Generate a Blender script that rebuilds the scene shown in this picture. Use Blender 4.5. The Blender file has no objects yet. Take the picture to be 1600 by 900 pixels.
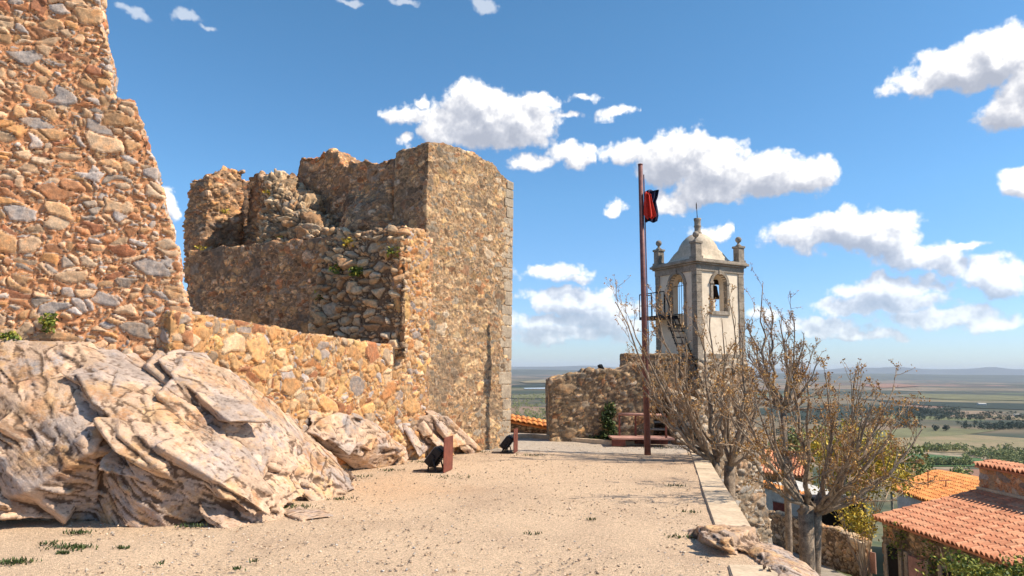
import bpy, bmesh, math, random
import numpy as np
from mathutils import Vector, Matrix
random.seed(7)
R = math.radians
scene = bpy.context.scene
COL = scene.collection

# ------------------------------------------------------------------ camera
FPX, HCAM = 1067.0, 2.2
PITCH, ROLL = R(6.79), R(0.7)
_f = Vector((0, math.cos(PITCH), math.sin(PITCH)))
_r0 = Vector((1, 0, 0)); _u0 = Vector((0, -math.sin(PITCH), math.cos(PITCH)))
_r = _r0*math.cos(ROLL) + _u0*math.sin(ROLL)
_u = -_r0*math.sin(ROLL) + _u0*math.cos(ROLL)
cam_d = bpy.data.cameras.new('camera'); cam = bpy.data.objects.new('camera', cam_d); COL.objects.link(cam)
cam_d.lens = FPX/1600*36; cam_d.sensor_width = 36; cam_d.clip_start = 0.1; cam_d.clip_end = 200000
_m = Matrix((_r, _u, -_f)).transposed().to_4x4(); _m.translation = Vector((0, 0, HCAM))
cam.matrix_world = _m
scene.camera = cam
EYE = Vector((0, 0, HCAM))

def ray(u, v):
    return (_r*((u-800)/FPX) + _u*(-(v-450)/FPX) + _f)
def at(u, v, Y):                      # point at world depth Y on a line of sight
    d = ray(u, v); return EYE + d*(Y/d.y)
def gp(u, v, z=0.0):                  # point on a horizontal plane
    d = ray(u, v); return EYE + d*((z-HCAM)/d.z)
def onp(u, v, P, d2):                 # point on the vertical plane through P along d2
    n = Vector((d2[1], -d2[0])); d = ray(u, v)
    t = (n.x*P[0]+n.y*P[1])/(n.x*d.x+n.y*d.y)
    return EYE + d*t

# ------------------------------------------------------------------ sun, sky, exposure
SUN_EL, SUN_H = R(47), Vector((1.0, -0.16, 0)).normalized()
SUN = Vector((SUN_H.x*math.cos(SUN_EL), SUN_H.y*math.cos(SUN_EL), math.sin(SUN_EL)))
sd = bpy.data.lights.new('sun', 'SUN'); so = bpy.data.objects.new('sun', sd); COL.objects.link(so)
sd.energy = 3.7; sd.angle = R(0.53); sd.color = (1.0, 0.88, 0.72)
so.rotation_euler = SUN.to_track_quat('Z', 'Y').to_euler()
scene.view_settings.view_transform = 'Standard'; scene.view_settings.look = 'None'
scene.view_settings.exposure = 0.96; scene.view_settings.gamma = 1.0
scene.view_settings.use_curve_mapping = False
scene.cycles.max_bounces = 6; scene.cycles.volume_bounces = 0
scene.cycles.transparent_max_bounces = 8
scene.cycles.use_adaptive_sampling = True
scene.cycles.adaptive_threshold = 0.02

class NT:                              # small helper to write node trees
    def __init__(s, tree): s.t = tree; s.n = tree.nodes; s.l = tree.links
    def new(s, kind, **kw):
        n = s.n.new(kind)
        for k, v in kw.items(): setattr(n, k, v)
        return n
    def put(s, inp, val):
        if val is None: return
        if isinstance(val, bpy.types.NodeSocket): s.l.new(val, inp)
        else: inp.default_value = val
    def m(s, op, a, b=None, c=None, clamp=False):
        n = s.new('ShaderNodeMath', operation=op, use_clamp=clamp)
        s.put(n.inputs[0], a); s.put(n.inputs[1], b); s.put(n.inputs[2], c)
        return n.outputs[0]
    def vm(s, op, a, b=None, c=None, out=0):
        n = s.new('ShaderNodeVectorMath', operation=op)
        s.put(n.inputs[0], a); s.put(n.inputs[1], b); s.put(n.inputs[2], c)
        return n.outputs[out]
    def noise(s, vec, scale, detail=4, rough=0.5, dist=0.0, dim='3D'):
        n = s.new('ShaderNodeTexNoise', noise_dimensions=dim)
        s.put(n.inputs['Vector'], vec); n.inputs['Scale'].default_value = scale
        n.inputs['Detail'].default_value = detail; n.inputs['Roughness'].default_value = rough
        n.inputs['Distortion'].default_value = dist
        return n.outputs['Fac']
    def vor(s, vec, scale, feature='F1', out='Distance', rnd=1.0):
        n = s.new('ShaderNodeTexVoronoi', feature=feature)
        s.put(n.inputs['Vector'], vec); n.inputs['Scale'].default_value = scale
        n.inputs['Randomness'].default_value = rnd
        return n.outputs[out]
    def ramp(s, fac, stops, interp='LINEAR'):
        n = s.new('ShaderNodeValToRGB'); n.color_ramp.interpolation = interp
        e = n.color_ramp.elements
        e[0].position = stops[0][0]; e[0].color = (*stops[0][1], 1)
        e[1].position = stops[-1][0]; e[1].color = (*stops[-1][1], 1)
        for p, c in stops[1:-1]:
            k = e.new(p); k.color = (*c, 1)
        s.put(n.inputs[0], fac); return n.outputs[0]
    def mix(s, fac, a, b, blend='MIX'):
        n = s.new('ShaderNodeMix', data_type='RGBA', blend_type=blend)
        s.put(n.inputs[0], fac)
        for i, v in ((6, a), (7, b)):
            s.put(n.inputs[i], v if isinstance(v, bpy.types.NodeSocket) else (*v, 1))
        return n.outputs[2]
    def maprange(s, v, a, b, c=0.0, d=1.0, smooth=False):
        n = s.new('ShaderNodeMapRange', interpolation_type='SMOOTHSTEP' if smooth else 'LINEAR')
        s.put(n.inputs[0], v)
        for i, k in zip((1, 2, 3, 4), (a, b, c, d)): n.inputs[i].default_value = k
        return n.outputs[0]

world = bpy.data.worlds.new('World'); scene.world = world; world.use_nodes = True
w = NT(world.node_tree); w.n.clear()
sky = w.new('ShaderNodeTexSky', sky_type='NISHITA'); sky.sun_disc = False
sky.sun_elevation = SUN_EL; sky.sun_rotation = math.atan2(SUN_H.x, SUN_H.y)
sky.altitude = 800; sky.air_density = 1.0; sky.dust_density = 0.6; sky.ozone_density = 2.0
tc = w.new('ShaderNodeTexCoord'); gen = tc.outputs['Generated']
sp = w.new('ShaderNodeSeparateXYZ'); w.l.new(gen, sp.inputs[0])
az = w.m('ARCTAN2', sp.outputs[0], sp.outputs[1]); el = w.m('ARCSINE', sp.outputs[2])
cb = w.new('ShaderNodeCombineXYZ'); w.l.new(az, cb.inputs[0]); w.l.new(el, cb.inputs[1])
SP = cb.outputs[0]
def azel(u, v):
    d = ray(u, v).normalized(); return math.atan2(d.x, d.y), math.asin(d.z)
CLOUDS = [  # groups of puffs: pixel centre and half sizes
 [(768,188,96,42),(748,160,50,34),(800,190,62,30),(700,204,45,24),(640,178,38,14),(632,218,11,9),(655,160,14,7),
  (830,252,24,14),(893,243,35,18),(890,182,17,6),(848,157,17,8),(905,153,30,9),(963,180,27,9)],
 [(1060,245,58,40),(1115,262,66,44),(1195,270,66,36),(1262,275,48,25),(990,240,46,17),(1110,298,62,24),(1050,317,34,16),(962,323,13,9),(1130,361,52,11)],
 [(1262,368,60,24),(1340,360,85,30),(1385,375,60,34),(1430,400,70,20),(1480,415,34,12),
  (1400,452,85,16),(1372,478,55,14),(1460,496,76,17),(1530,502,48,10),(1420,470,70,14),(1560,432,64,26),(1515,385,22,5),(1300,482,30,12),(1290,508,60,11),(1340,520,40,7),(1380,525,24,6),(1205,487,27,12),(1240,516,30,6),(1585,360,36,8)],
 [(1610,290,50,25),(1690,310,60,30)],
 [(1495,108,72,36),(1560,88,76,42),(1440,128,48,26),(1590,165,54,38),(1640,120,80,56)],
 [(870,424,52,11),(835,420,24,9),(850,466,42,15),(900,474,62,20),(948,484,44,15),(938,457,17,7),(905,438,20,6),
  (860,500,80,15),(955,504,66,14),(880,522,110,13),(830,506,40,12)],
 [(262,318,14,26)],
 [(200,17,22,8),(290,25,18,9),(322,45,14,5)],
 [(545,0,24,5),(625,3,16,6),(755,5,18,7)]]
def field(P, puffs_):
    cur = None
    for (u, v, a, b) in puffs_:
        x, y = azel(u, v)
        x1, y1 = azel(u+a, v); x2, y2 = azel(u, v-b)
        sx = 1/max(1e-4, abs(x1-x)); sy = 1/max(1e-4, abs(y2-y))
        q = w.vm('MULTIPLY_ADD', P, (sx, sy, 0), (-x*sx, -y*sy, 0))
        L = w.vm('LENGTH', q, out=1)
        k = min(1.0, 0.24 + b/45)
        L = w.m('MULTIPLY_ADD', L, -k, k)
        cur = L if cur is None else w.m('SMOOTH_MAX', cur, L, 0.12)
    return cur
def puffs(P):
    n = w.new('ShaderNodeTexVoronoi', feature='SMOOTH_F1', voronoi_dimensions='2D'); w.put(n.inputs['Vector'], P)
    n.inputs['Scale'].default_value = 34; n.inputs['Detail'].default_value = 2.0; n.inputs['Roughness'].default_value = 0.6
    n.inputs['Lacunarity'].default_value = 2.3; n.inputs['Smoothness'].default_value = 0.35; n.normalize = True
    a = w.m('MULTIPLY_ADD', n.outputs['Distance'], -1.5, 0.62)
    b = w.m('MULTIPLY_ADD', w.noise(P, 17, 6, 0.62, dim='2D'), 2.1, -1.08)
    return w.m('ADD', a, b)
skyc = w.new('ShaderNodeHueSaturation'); skyc.inputs['Saturation'].default_value = 1.15
w.l.new(sky.outputs[0], skyc.inputs['Color'])
tint = w.ramp(w.maprange(el, 0.0, 0.7, 0, 1), [(0.0, (.60,.68,.86)), (0.12, (.62,.74,.92)), (0.35, (.70,.90,.95)), (0.7, (.70,.93,.92)), (1.0, (.66,.86,.86))])
skyf = w.mix(1.0, skyc.outputs[0], tint, 'MULTIPLY')
def background(col):
    n = w.new('ShaderNodeBackground'); n.inputs['Strength'].default_value = 0.10; w.l.new(col, n.inputs['Color']); return n.outputs[0]
surf = background(skyf)
for grp in CLOUDS:
    mg = 12 if grp[0][0] in (768, 1060) else 26
    cs = [azel(u+a_, v+b_) for (u, v, a, b) in grp for a_ in (-a-mg, a+mg) for b_ in (-b-14, b+14)]
    x0, x1 = min(c[0] for c in cs), max(c[0] for c in cs); y0, y1 = min(c[1] for c in cs), max(c[1] for c in cs)
    inside = w.m('MULTIPLY', w.m('LESS_THAN', w.m('ABSOLUTE', w.m('SUBTRACT', az, (x0+x1)/2)), (x1-x0)/2),
                 w.m('LESS_THAN', w.m('ABSOLUTE', w.m('SUBTRACT', el, (y0+y1)/2)), (y1-y0)/2))
    wn_ = w.new('ShaderNodeTexNoise', noise_dimensions='2D'); w.l.new(SP, wn_.inputs['Vector']); wn_.inputs['Scale'].default_value = 22; wn_.inputs['Detail'].default_value = 4
    WP = w.vm('MULTIPLY_ADD', wn_.outputs['Color'], (0.05, 0.035, 0), SP)
    WP = w.vm('ADD', WP, (-0.025, -0.0175, 0))
    f0 = field(WP, grp); f1 = field(w.vm('ADD', WP, (0.010, 0.022, 0)), grp)
    p0 = puffs(SP); p1 = puffs(w.vm('ADD', SP, (0.0065, 0.0095, 0)))
    d0 = w.m('ADD', f0, w.m('MULTIPLY', p0, 0.46))
    alpha = w.maprange(d0, -0.17, 0.20, 0, 1, True)
    lit = w.m('MULTIPLY', w.m('SUBTRACT', f0, f1), 0.85)
    pl = w.m('MULTIPLY', w.m('SUBTRACT', p0, p1), 0.60)
    core = w.m('MULTIPLY', w.maprange(d0, 0.05, 0.8, 0, 1), -0.36)
    shade = w.m('ADD', w.m('ADD', lit, pl), w.m('ADD', core, 0.58), clamp=True)
    ccol = w.ramp(shade, [(0.0, (2.5, 2.7, 3.2)), (0.35, (3.3, 3.45, 3.9)), (0.58, (4.5, 4.55, 4.8)), (0.78, (5.9, 5.85, 5.8)), (1.0, (6.8, 6.7, 6.5))])
    alpha = w.m('MULTIPLY', alpha, w.maprange(el, 0.0, 0.22, 0.6, 1.0))
    if grp[0][1] < 30: alpha = w.m('MULTIPLY', alpha, 0.4)
    mxs = w.new('ShaderNodeMixShader'); w.l.new(inside, mxs.inputs[0]); w.l.new(surf, mxs.inputs[1]); w.l.new(background(w.mix(alpha, skyf, ccol)), mxs.inputs[2])
    surf = mxs.outputs[0]
wo = w.new('ShaderNodeOutputWorld'); w.l.new(surf, wo.inputs['Surface'])
world.cycles.sampling_method = 'MANUAL'; world.cycles.sample_map_resolution = 512

# ------------------------------------------------------------------ numpy noise
def _h(ix, iy, iz, s):
    h = (ix.astype(np.uint32)*np.uint32(374761393) ^ iy.astype(np.uint32)*np.uint32(668265263)
         ^ iz.astype(np.uint32)*np.uint32(2147483647) ^ np.uint32((s*974634777) & 0xffffffff))
    h = (h ^ (h >> np.uint32(13)))*np.uint32(1274126177)
    h = (h ^ (h >> np.uint32(15)))*np.uint32(2246822519)
    h = h ^ (h >> np.uint32(16))
    return (h & np.uint32(0xffffff)).astype(np.float32)/np.float32(16777216)
def vnoise(p, s=0):
    i = np.floor(p).astype(np.int32); f = (p-i).astype(np.float32); f = f*f*(3-2*f)
    r = 0
    for dx in (0, 1):
        wx = f[:, 0] if dx else 1-f[:, 0]
        for dy in (0, 1):
            wy = f[:, 1] if dy else 1-f[:, 1]
            for dz in (0, 1):
                wz = f[:, 2] if dz else 1-f[:, 2]
                r = r + wx*wy*wz*_h(i[:, 0]+dx, i[:, 1]+dy, i[:, 2]+dz, s)
    return r*2-1
def fbm(p, oct=4, s=0, rough=0.5):
    a, t, o = 1.0, 0.0, 0
    for k in range(oct):
        o = o + a*vnoise(p*(2.03**k)+k*7.3, s+k); t += a; a *= rough
    return o/t
def worley(p, s=0, jit=0.95):
    i = np.floor(p).astype(np.int32); n = len(p)
    F1 = np.full(n, 9., np.float32); F2 = np.full(n, 9., np.float32)
    ID = np.zeros((n, 3), np.int32); D = np.zeros((n, 3), np.float32)
    for dx in (-1, 0, 1):
        for dy in (-1, 0, 1):
            for dz in (-1, 0, 1):
                c = i + np.array([dx, dy, dz], np.int32)
                q = np.stack([_h(c[:, 0], c[:, 1], c[:, 2], s+k) for k in (11, 23, 37)], 1)
                v = (p - (c + 0.5 + (q-0.5)*jit)).astype(np.float32)
                d = np.sqrt((v*v).sum(1))
                near = d < F1
                F2 = np.where(near, F1, np.minimum(F2, d))
                F1 = np.where(near, d, F1)
                ID[near] = c[near]; D[near] = v[near]
    r1 = _h(ID[:, 0], ID[:, 1], ID[:, 2], s+101); r2 = _h(ID[:, 0], ID[:, 1], ID[:, 2], s+211)
    return F1, F2, r1, r2, ID, D
def sstep(a, b, x):
    t = np.clip((x-a)/(b-a), 0, 1); return t*t*(3-2*t)

# ------------------------------------------------------------------ mesh helpers
def tag(o, label=None, cat=None, group=None, kind=None):
    if label: o['label'] = label
    if cat: o['category'] = cat
    if group: o['group'] = group
    if kind: o['kind'] = kind
    return o
def mesh_obj(name, verts, faces, mat=None, parent=None, smooth=True, loc=None):
    me = bpy.data.meshes.new(name)
    if isinstance(faces, np.ndarray):
        V = np.asarray(verts, np.float32); n = faces.shape[1]
        me.vertices.add(len(V)); me.vertices.foreach_set('co', V.ravel())
        me.loops.add(faces.size); me.loops.foreach_set('vertex_index', faces.astype(np.int32).ravel())
        me.polygons.add(len(faces)); me.polygons.foreach_set('loop_start', np.arange(0, faces.size, n, dtype=np.int32))
        me.update(calc_edges=True)
    else:
        me.from_pydata([tuple(v) for v in verts], [], faces); me.update()
    if smooth:
        me.polygons.foreach_set('use_smooth', np.ones(len(me.polygons), bool))
    o = bpy.data.objects.new(name, me); COL.objects.link(o)
    if mat: me.materials.append(mat)
    if parent:
        o.parent = parent; o.matrix_parent_inverse = parent.matrix_basis.inverted()
    return o
def empty(name, loc=(0, 0, 0), rz=0.0):
    o = bpy.data.objects.new(name, None); COL.objects.link(o); o.location = loc; o.rotation_euler = (0, 0, rz)
    o.empty_display_size = 0.3
    bpy.context.view_layer.update()
    return o
def structure(o): o['kind'] = 'structure'; return o
def bm_obj(name, bm, mat, parent=None, smooth=False, local=False):
    me = bpy.data.meshes.new(name); bmesh.ops.recalc_face_normals(bm, faces=bm.faces[:]); bm.to_mesh(me); bm.free()
    if smooth: me.polygons.foreach_set('use_smooth', np.ones(len(me.polygons), bool))
    me.materials.append(mat); o = bpy.data.objects.new(name, me); COL.objects.link(o)
    if parent:
        o.parent = parent
        if not local: o.matrix_parent_inverse = parent.matrix_basis.inverted()
    return o
def add_box(bm, c, size, M=None, bevel=0.0):
    mat = Matrix.Translation(c) @ (M.to_4x4() if M else Matrix.Identity(4)) @ Matrix.Diagonal((*size, 1))
    r = bmesh.ops.create_cube(bm, size=1, matrix=mat)
    if bevel > 0:
        es = list({e for v in r['verts'] for e in v.link_edges})
        bmesh.ops.bevel(bm, geom=es, offset=bevel, segments=2, affect='EDGES', profile=0.6)
def tube(path, rad, seg=6, caps=True):
    """tapered tube -> verts, faces"""
    V, F = [], []
    n = len(path); up = Vector((0, 0, 1))
    prev = None
    for i, p in enumerate(path):
        p = Vector(p)
        d = (Vector(path[min(i+1, n-1)]) - Vector(path[max(i-1, 0)]))
        if d.length < 1e-9: d = Vector((0, 0, 1))
        d.normalize()
        if prev is None:
            a = d.cross(Vector((0.3, 0.9, 0.2)) if abs(d.z) > 0.9 else up); a.normalize()
        else:
            a = prev - d*prev.dot(d)
            if a.length < 1e-6: a = d.orthogonal()
            a.normalize()
        prev = a; b = d.cross(a)
        r = rad[i] if isinstance(rad, (list, tuple)) else rad
        for k in range(seg):
            t = 2*math.pi*k/seg
            V.append(p + (a*math.cos(t) + b*math.sin(t))*r)
    for i in range(n-1):
        for k in range(seg):
            k2 = (k+1) % seg
            F.append((i*seg+k, i*seg+k2, (i+1)*seg+k2, (i+1)*seg+k))
    if caps:
        F.append(tuple(range(seg))[::-1]); F.append(tuple((n-1)*seg+k for k in range(seg)))
    return V, F
class MB:
    def __init__(s): s.V = []; s.F = []
    def add(s, V, F):
        o = len(s.V); s.V += [tuple(v) for v in V]; s.F += [tuple(i+o for i in f) for f in F]; return s
    def tube(s, path, rad, seg=6): return s.add(*tube(path, rad, seg))
    def box(s, c, size, M=None, bevel=0.0):
        bm = bmesh.new(); add_box(bm, Vector(c), size, M, bevel)
        bm.verts.index_update()
        V = [v.co.copy() for v in bm.verts]; F = [tuple(v.index for v in f.verts) for f in bm.faces]; bm.free()
        return s.add(V, F)
    def lathe(s, prof, c=(0, 0, 0), seg=20):
        V, F = [], []
        for (r, z) in prof:
            for k in range(seg):
                t = 2*math.pi*k/seg; V.append((c[0]+r*math.cos(t), c[1]+r*math.sin(t), c[2]+z))
        for i in range(len(prof)-1):
            for k in range(seg):
                k2 = (k+1) % seg; F.append((i*seg+k, i*seg+k2, (i+1)*seg+k2, (i+1)*seg+k))
        F.append(tuple(range(seg))[::-1]); F.append(tuple((len(prof)-1)*seg+k for k in range(seg)))
        return s.add(V, F)
    def build(s, name, mat, parent=None, smooth=False): return mesh_obj(name, s.V, s.F, mat, parent, smooth)
def rotz(a): return Matrix.Rotation(a, 3, 'Z')
def prism_slab(front, back):          # front: list of 3D points (a polygon), back: offset vector
    n = len(front); V = [Vector(p) for p in front] + [Vector(p)+Vector(back) for p in front]
    F = [tuple(range(n)), tuple(range(2*n-1, n-1, -1))] + [(i, i+n, (i+1) % n+n, (i+1) % n) for i in range(n)]
    return V, F
def hull(pts):
    bm = bmesh.new()
    for p in pts: bm.verts.new(p)
    r = bmesh.ops.convex_hull(bm, input=bm.verts)
    junk = list({g for g in r['geom_interior']+r['geom_unused'] if isinstance(g, bmesh.types.BMVert)})
    if junk: bmesh.ops.delete(bm, geom=junk, context='VERTS')
    bmesh.ops.recalc_face_normals(bm, faces=bm.faces); bm.verts.index_update()
    V = [v.co.copy() for v in bm.verts]; F = [tuple(v.index for v in f.verts) for f in bm.faces]; bm.free()
    return V, F
def voxel(solids, vox):
    """union of closed solids as an even quad skin: co, normal, quads"""
    bm = bmesh.new()
    for V, F in solids:
        vs = [bm.verts.new(v) for v in V]
        for f in F:
            try: bm.faces.new([vs[i] for i in f])
            except ValueError: pass
    bmesh.ops.recalc_face_normals(bm, faces=bm.faces)
    bmesh.ops.triangulate(bm, faces=bm.faces[:])
    me = bpy.data.meshes.new('tmp'); bm.to_mesh(me); bm.free()
    o = bpy.data.objects.new('tmp', me); COL.objects.link(o)
    md = o.modifiers.new('r', 'REMESH'); md.mode = 'VOXEL'; md.voxel_size = vox
    dg = bpy.context.evaluated_depsgraph_get(); ev = o.evaluated_get(dg); m2 = ev.to_mesh()
    n = len(m2.vertices); co = np.empty(n*3, np.float32); m2.vertices.foreach_get('co', co)
    nr = np.empty(n*3, np.float32); m2.vertices.foreach_get('normal', nr)
    lt = np.empty(len(m2.polygons), np.int32); m2.polygons.foreach_get('loop_total', lt)
    li = np.empty(len(m2.loops), np.int32); m2.loops.foreach_get('vertex_index', li)
    assert (lt == 4).all()
    ev.to_mesh_clear(); bpy.data.objects.remove(o); bpy.data.meshes.remove(me)
    return co.reshape(-1, 3), nr.reshape(-1, 3), li.reshape(-1, 4)
def set_attr(o, name, arr):
    a = o.data.color_attributes.new(name, 'FLOAT_COLOR', 'POINT')
    c = np.ones((len(arr), 4), np.float32); c[:, :arr.shape[1]] = arr; a.data.foreach_set('color', c.ravel())
def normals_of(co, quads):
    a = co[quads[:, 0]]; b = co[quads[:, 1]]; c = co[quads[:, 2]]; d = co[quads[:, 3]]
    n = np.cross(c-a, d-b); out = np.zeros_like(co)
    for k in range(4): np.add.at(out, quads[:, k], n)
    return out/np.maximum(1e-9, np.linalg.norm(out, axis=1, keepdims=True))

def masonry(name, solids, vox, mat, parent=None, axis=(1, 0), cell=(0.26, 0.22, 0.17), depth=0.035, seed=0,
            warp=0.25, tilt=0.5, rough_amp=0.03, rough_scale=0.8, split=0.35, gap=(0.03, 0.22), top_ragged=0.0, tiltdeg=0.0, big_p=0.16):
    co, nr, q = voxel(solids, vox)
    a = np.array([axis[0], axis[1], 0], np.float32); a /= np.linalg.norm(a)
    nn = np.array([-a[1], a[0], 0], np.float32); z = np.array([0, 0, 1], np.float32)
    if tiltdeg:
        t = R(tiltdeg); a, z = a*math.cos(t)-z*math.sin(t), z*math.cos(t)+a*math.sin(t)
    # large scale unevenness first, so tops and edges crumble
    big = fbm(co*rough_scale, 4, seed+3)
    co2 = co + nr*(big*rough_amp)[:, None]
    if top_ragged > 0:
        up = np.clip(nr[:, 2], 0, 1)
        co2[:, 2] += up*top_ragged*fbm(co*2.6, 3, seed+8)
    P = np.stack([co2@a/cell[0], co2@nn/cell[1], co2@z/cell[2]], 1)
    wv = np.stack([vnoise(P*0.8+k*13.7, seed+40+k) for k in range(3)], 1)
    P = P + wv*warp
    F1, F2, r1, r2, ID, D = worley(P, seed)
    G1, G2, s1, s2, ID2, D2 = worley(P*1.9+5.1, seed+5)
    sp_ = _h(ID[:, 0], ID[:, 1], ID[:, 2], seed+300) < split
    K1, K2, k1, k2, ID0, D0 = worley(P*0.58+9.7, seed+15)
    bg_ = _h(ID0[:, 0], ID0[:, 1], ID0[:, 2], seed+350) < big_p
    e1 = F2-F1; e2 = (G2-G1)/1.5; e0 = (K2-K1)*1.7
    e = np.where(bg_, e0, np.minimum(np.where(sp_, np.minimum(e1, e2), e1), e0*0+9))
    r1 = np.where(sp_, s1, r1); r2 = np.where(sp_, s2, r2); Dv = np.where(sp_[:, None], D2*0.55, D)
    idr = np.where(sp_[:, None], ID2, ID)
    r1 = np.where(bg_, k1, r1); r2 = np.where(bg_, k2, r2); Dv = np.where(bg_[:, None], D0, Dv); idr = np.where(bg_[:, None], ID0, idr)
    tv = np.stack([_h(idr[:, 0], idr[:, 1], idr[:, 2], seed+400+k) for k in range(3)], 1)-0.5
    prof = sstep(gap[0], gap[1], e)
    h = prof*(0.45+0.75*r2) + prof*(tv*Dv).sum(1)*tilt*2
    fine = fbm(co2*9, 3, seed+60)
    h = h*depth + fine*depth*0.22 - depth*0.4
    co2 = co2 + nr*h[:, None]
    o = mesh_obj(name, co2, q, mat, parent)
    set_attr(o, 'st', np.stack([r1, r2, prof, np.clip(big*0.5+0.5, 0, 1)], 1))
    return o

def rockmass(name, solids, vox, mat, parent=None, seed=0, dip=(0.80, 0.12, -0.52), strike=(-0.12, 0.85, 0.5),
             plate=(1.0, 0.75, 0.16), density=5.0, lift=0.05, big=0.08, fine=0.018):
    """an outcrop: a core with many angular tilted plates of one bedding direction grown on its skin"""
    d1 = Vector(dip).normalized(); d2 = Vector(strike); d2 = (d2-d1*d1.dot(d2)).normalized(); ns = d1.cross(d2)
    co, nr, q = voxel(solids, max(vox*3, 0.07))
    r_ = random.Random(seed); r2_ = np.random.default_rng(seed)
    area = len(co)*max(vox*3, 0.07)**2
    vis = np.where((nr[:, 2] > -0.3) & (nr[:, 1] < 0.75) & (co[:, 2] > -0.12))[0]
    n = int(area*density*len(vis)/len(co)); pick = r2_.choice(vis, n, replace=False)
    parts = list(solids)
    B = Matrix((d1, d2, ns)).transposed()
    for k in pick:
        p = Vector(co[k]); nn = Vector(nr[k]); sz = 0.34*(3.0**(r_.random()**1.3)); thin = 0.55+0.75*min(1, max(0, p.z/1.6))
        L = [plate[0]*sz*r_.uniform(.7, 1.3), plate[1]*sz*r_.uniform(.7, 1.3), plate[2]*r_.uniform(.4, 1.5)*thin]
        M = B @ Matrix.Rotation(R(r_.gauss(0, 4)), 3, 'X') @ Matrix.Rotation(R(r_.gauss(0, 4)), 3, 'Y') @ Matrix.Rotation(R(r_.gauss(0, 15)), 3, 'Z')
        # how far the plate reaches along the outward normal, so that it only stands a little proud
        ext = sum(abs((M @ Vector(a)).dot(nn))*l for a, l in zip(((1, 0, 0), (0, 1, 0), (0, 0, 1)), L))/2
        c = p - nn*(ext*0.86 - lift*r_.uniform(-0.4, 1.2))
        pts = [c + M @ Vector((sx*L[0]/2*r_.uniform(.42, 1), sy*L[1]/2*r_.uniform(.35, 1), sz_*L[2]/2*r_.uniform(.8, 1))) for sx in (-1, 1) for sy in (-1, 1) for sz_ in (-1, 1)]
        pts += [c + M @ Vector((r_.choice((-1, 1))*L[0]*.58, r_.uniform(-.4, .4)*L[1], r_.uniform(-.4, .4)*L[2])), c + M @ Vector((r_.uniform(-.4, .4)*L[0], r_.choice((-1, 1))*L[1]*.6, r_.uniform(-.4, .4)*L[2]))]
        parts.append(hull(pts))
    co, nr, q = voxel(parts, vox)
    co2 = co + nr*(fbm(co*1.1, 3, seed+1)*big)[:, None]
    e1, e2, e3 = (np.array(v, np.float32) for v in (d1, d2, ns))
    P = np.stack([co2@e1/0.5, co2@e2/0.4, co2@e3/0.10], 1)
    P = P + np.stack([fbm(co2*1.3+k*9.1, 2, seed+20+k) for k in range(3)], 1)*np.array([0.2, 0.2, 0.5], np.float32)
    F1, F2, r1, r2, ID, D = worley(P, seed)
    tv = np.stack([_h(ID[:, 0], ID[:, 1], ID[:, 2], seed+400+k) for k in range(3)], 1)-0.5
    m = sstep(-0.2, 0.3, fbm(co2*0.8, 2, seed+77))
    facet = (r2-0.5)*0.7 + (tv*D).sum(1)
    h = fine*(0.25+m)*facet*1.6 + fbm(co2*8, 4, seed+90, 0.62)*fine*0.8
    co3 = co2 + nr*h[:, None]
    # creases between plates are coloured darker: how much lower a point lies than its surroundings
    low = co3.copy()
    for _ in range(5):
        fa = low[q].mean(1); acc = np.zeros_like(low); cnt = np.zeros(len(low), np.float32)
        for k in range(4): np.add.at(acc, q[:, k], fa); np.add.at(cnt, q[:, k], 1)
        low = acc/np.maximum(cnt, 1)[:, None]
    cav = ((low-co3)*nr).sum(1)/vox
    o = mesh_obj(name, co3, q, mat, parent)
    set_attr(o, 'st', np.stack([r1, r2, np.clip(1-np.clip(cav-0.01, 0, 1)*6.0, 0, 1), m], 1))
    return o

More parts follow.
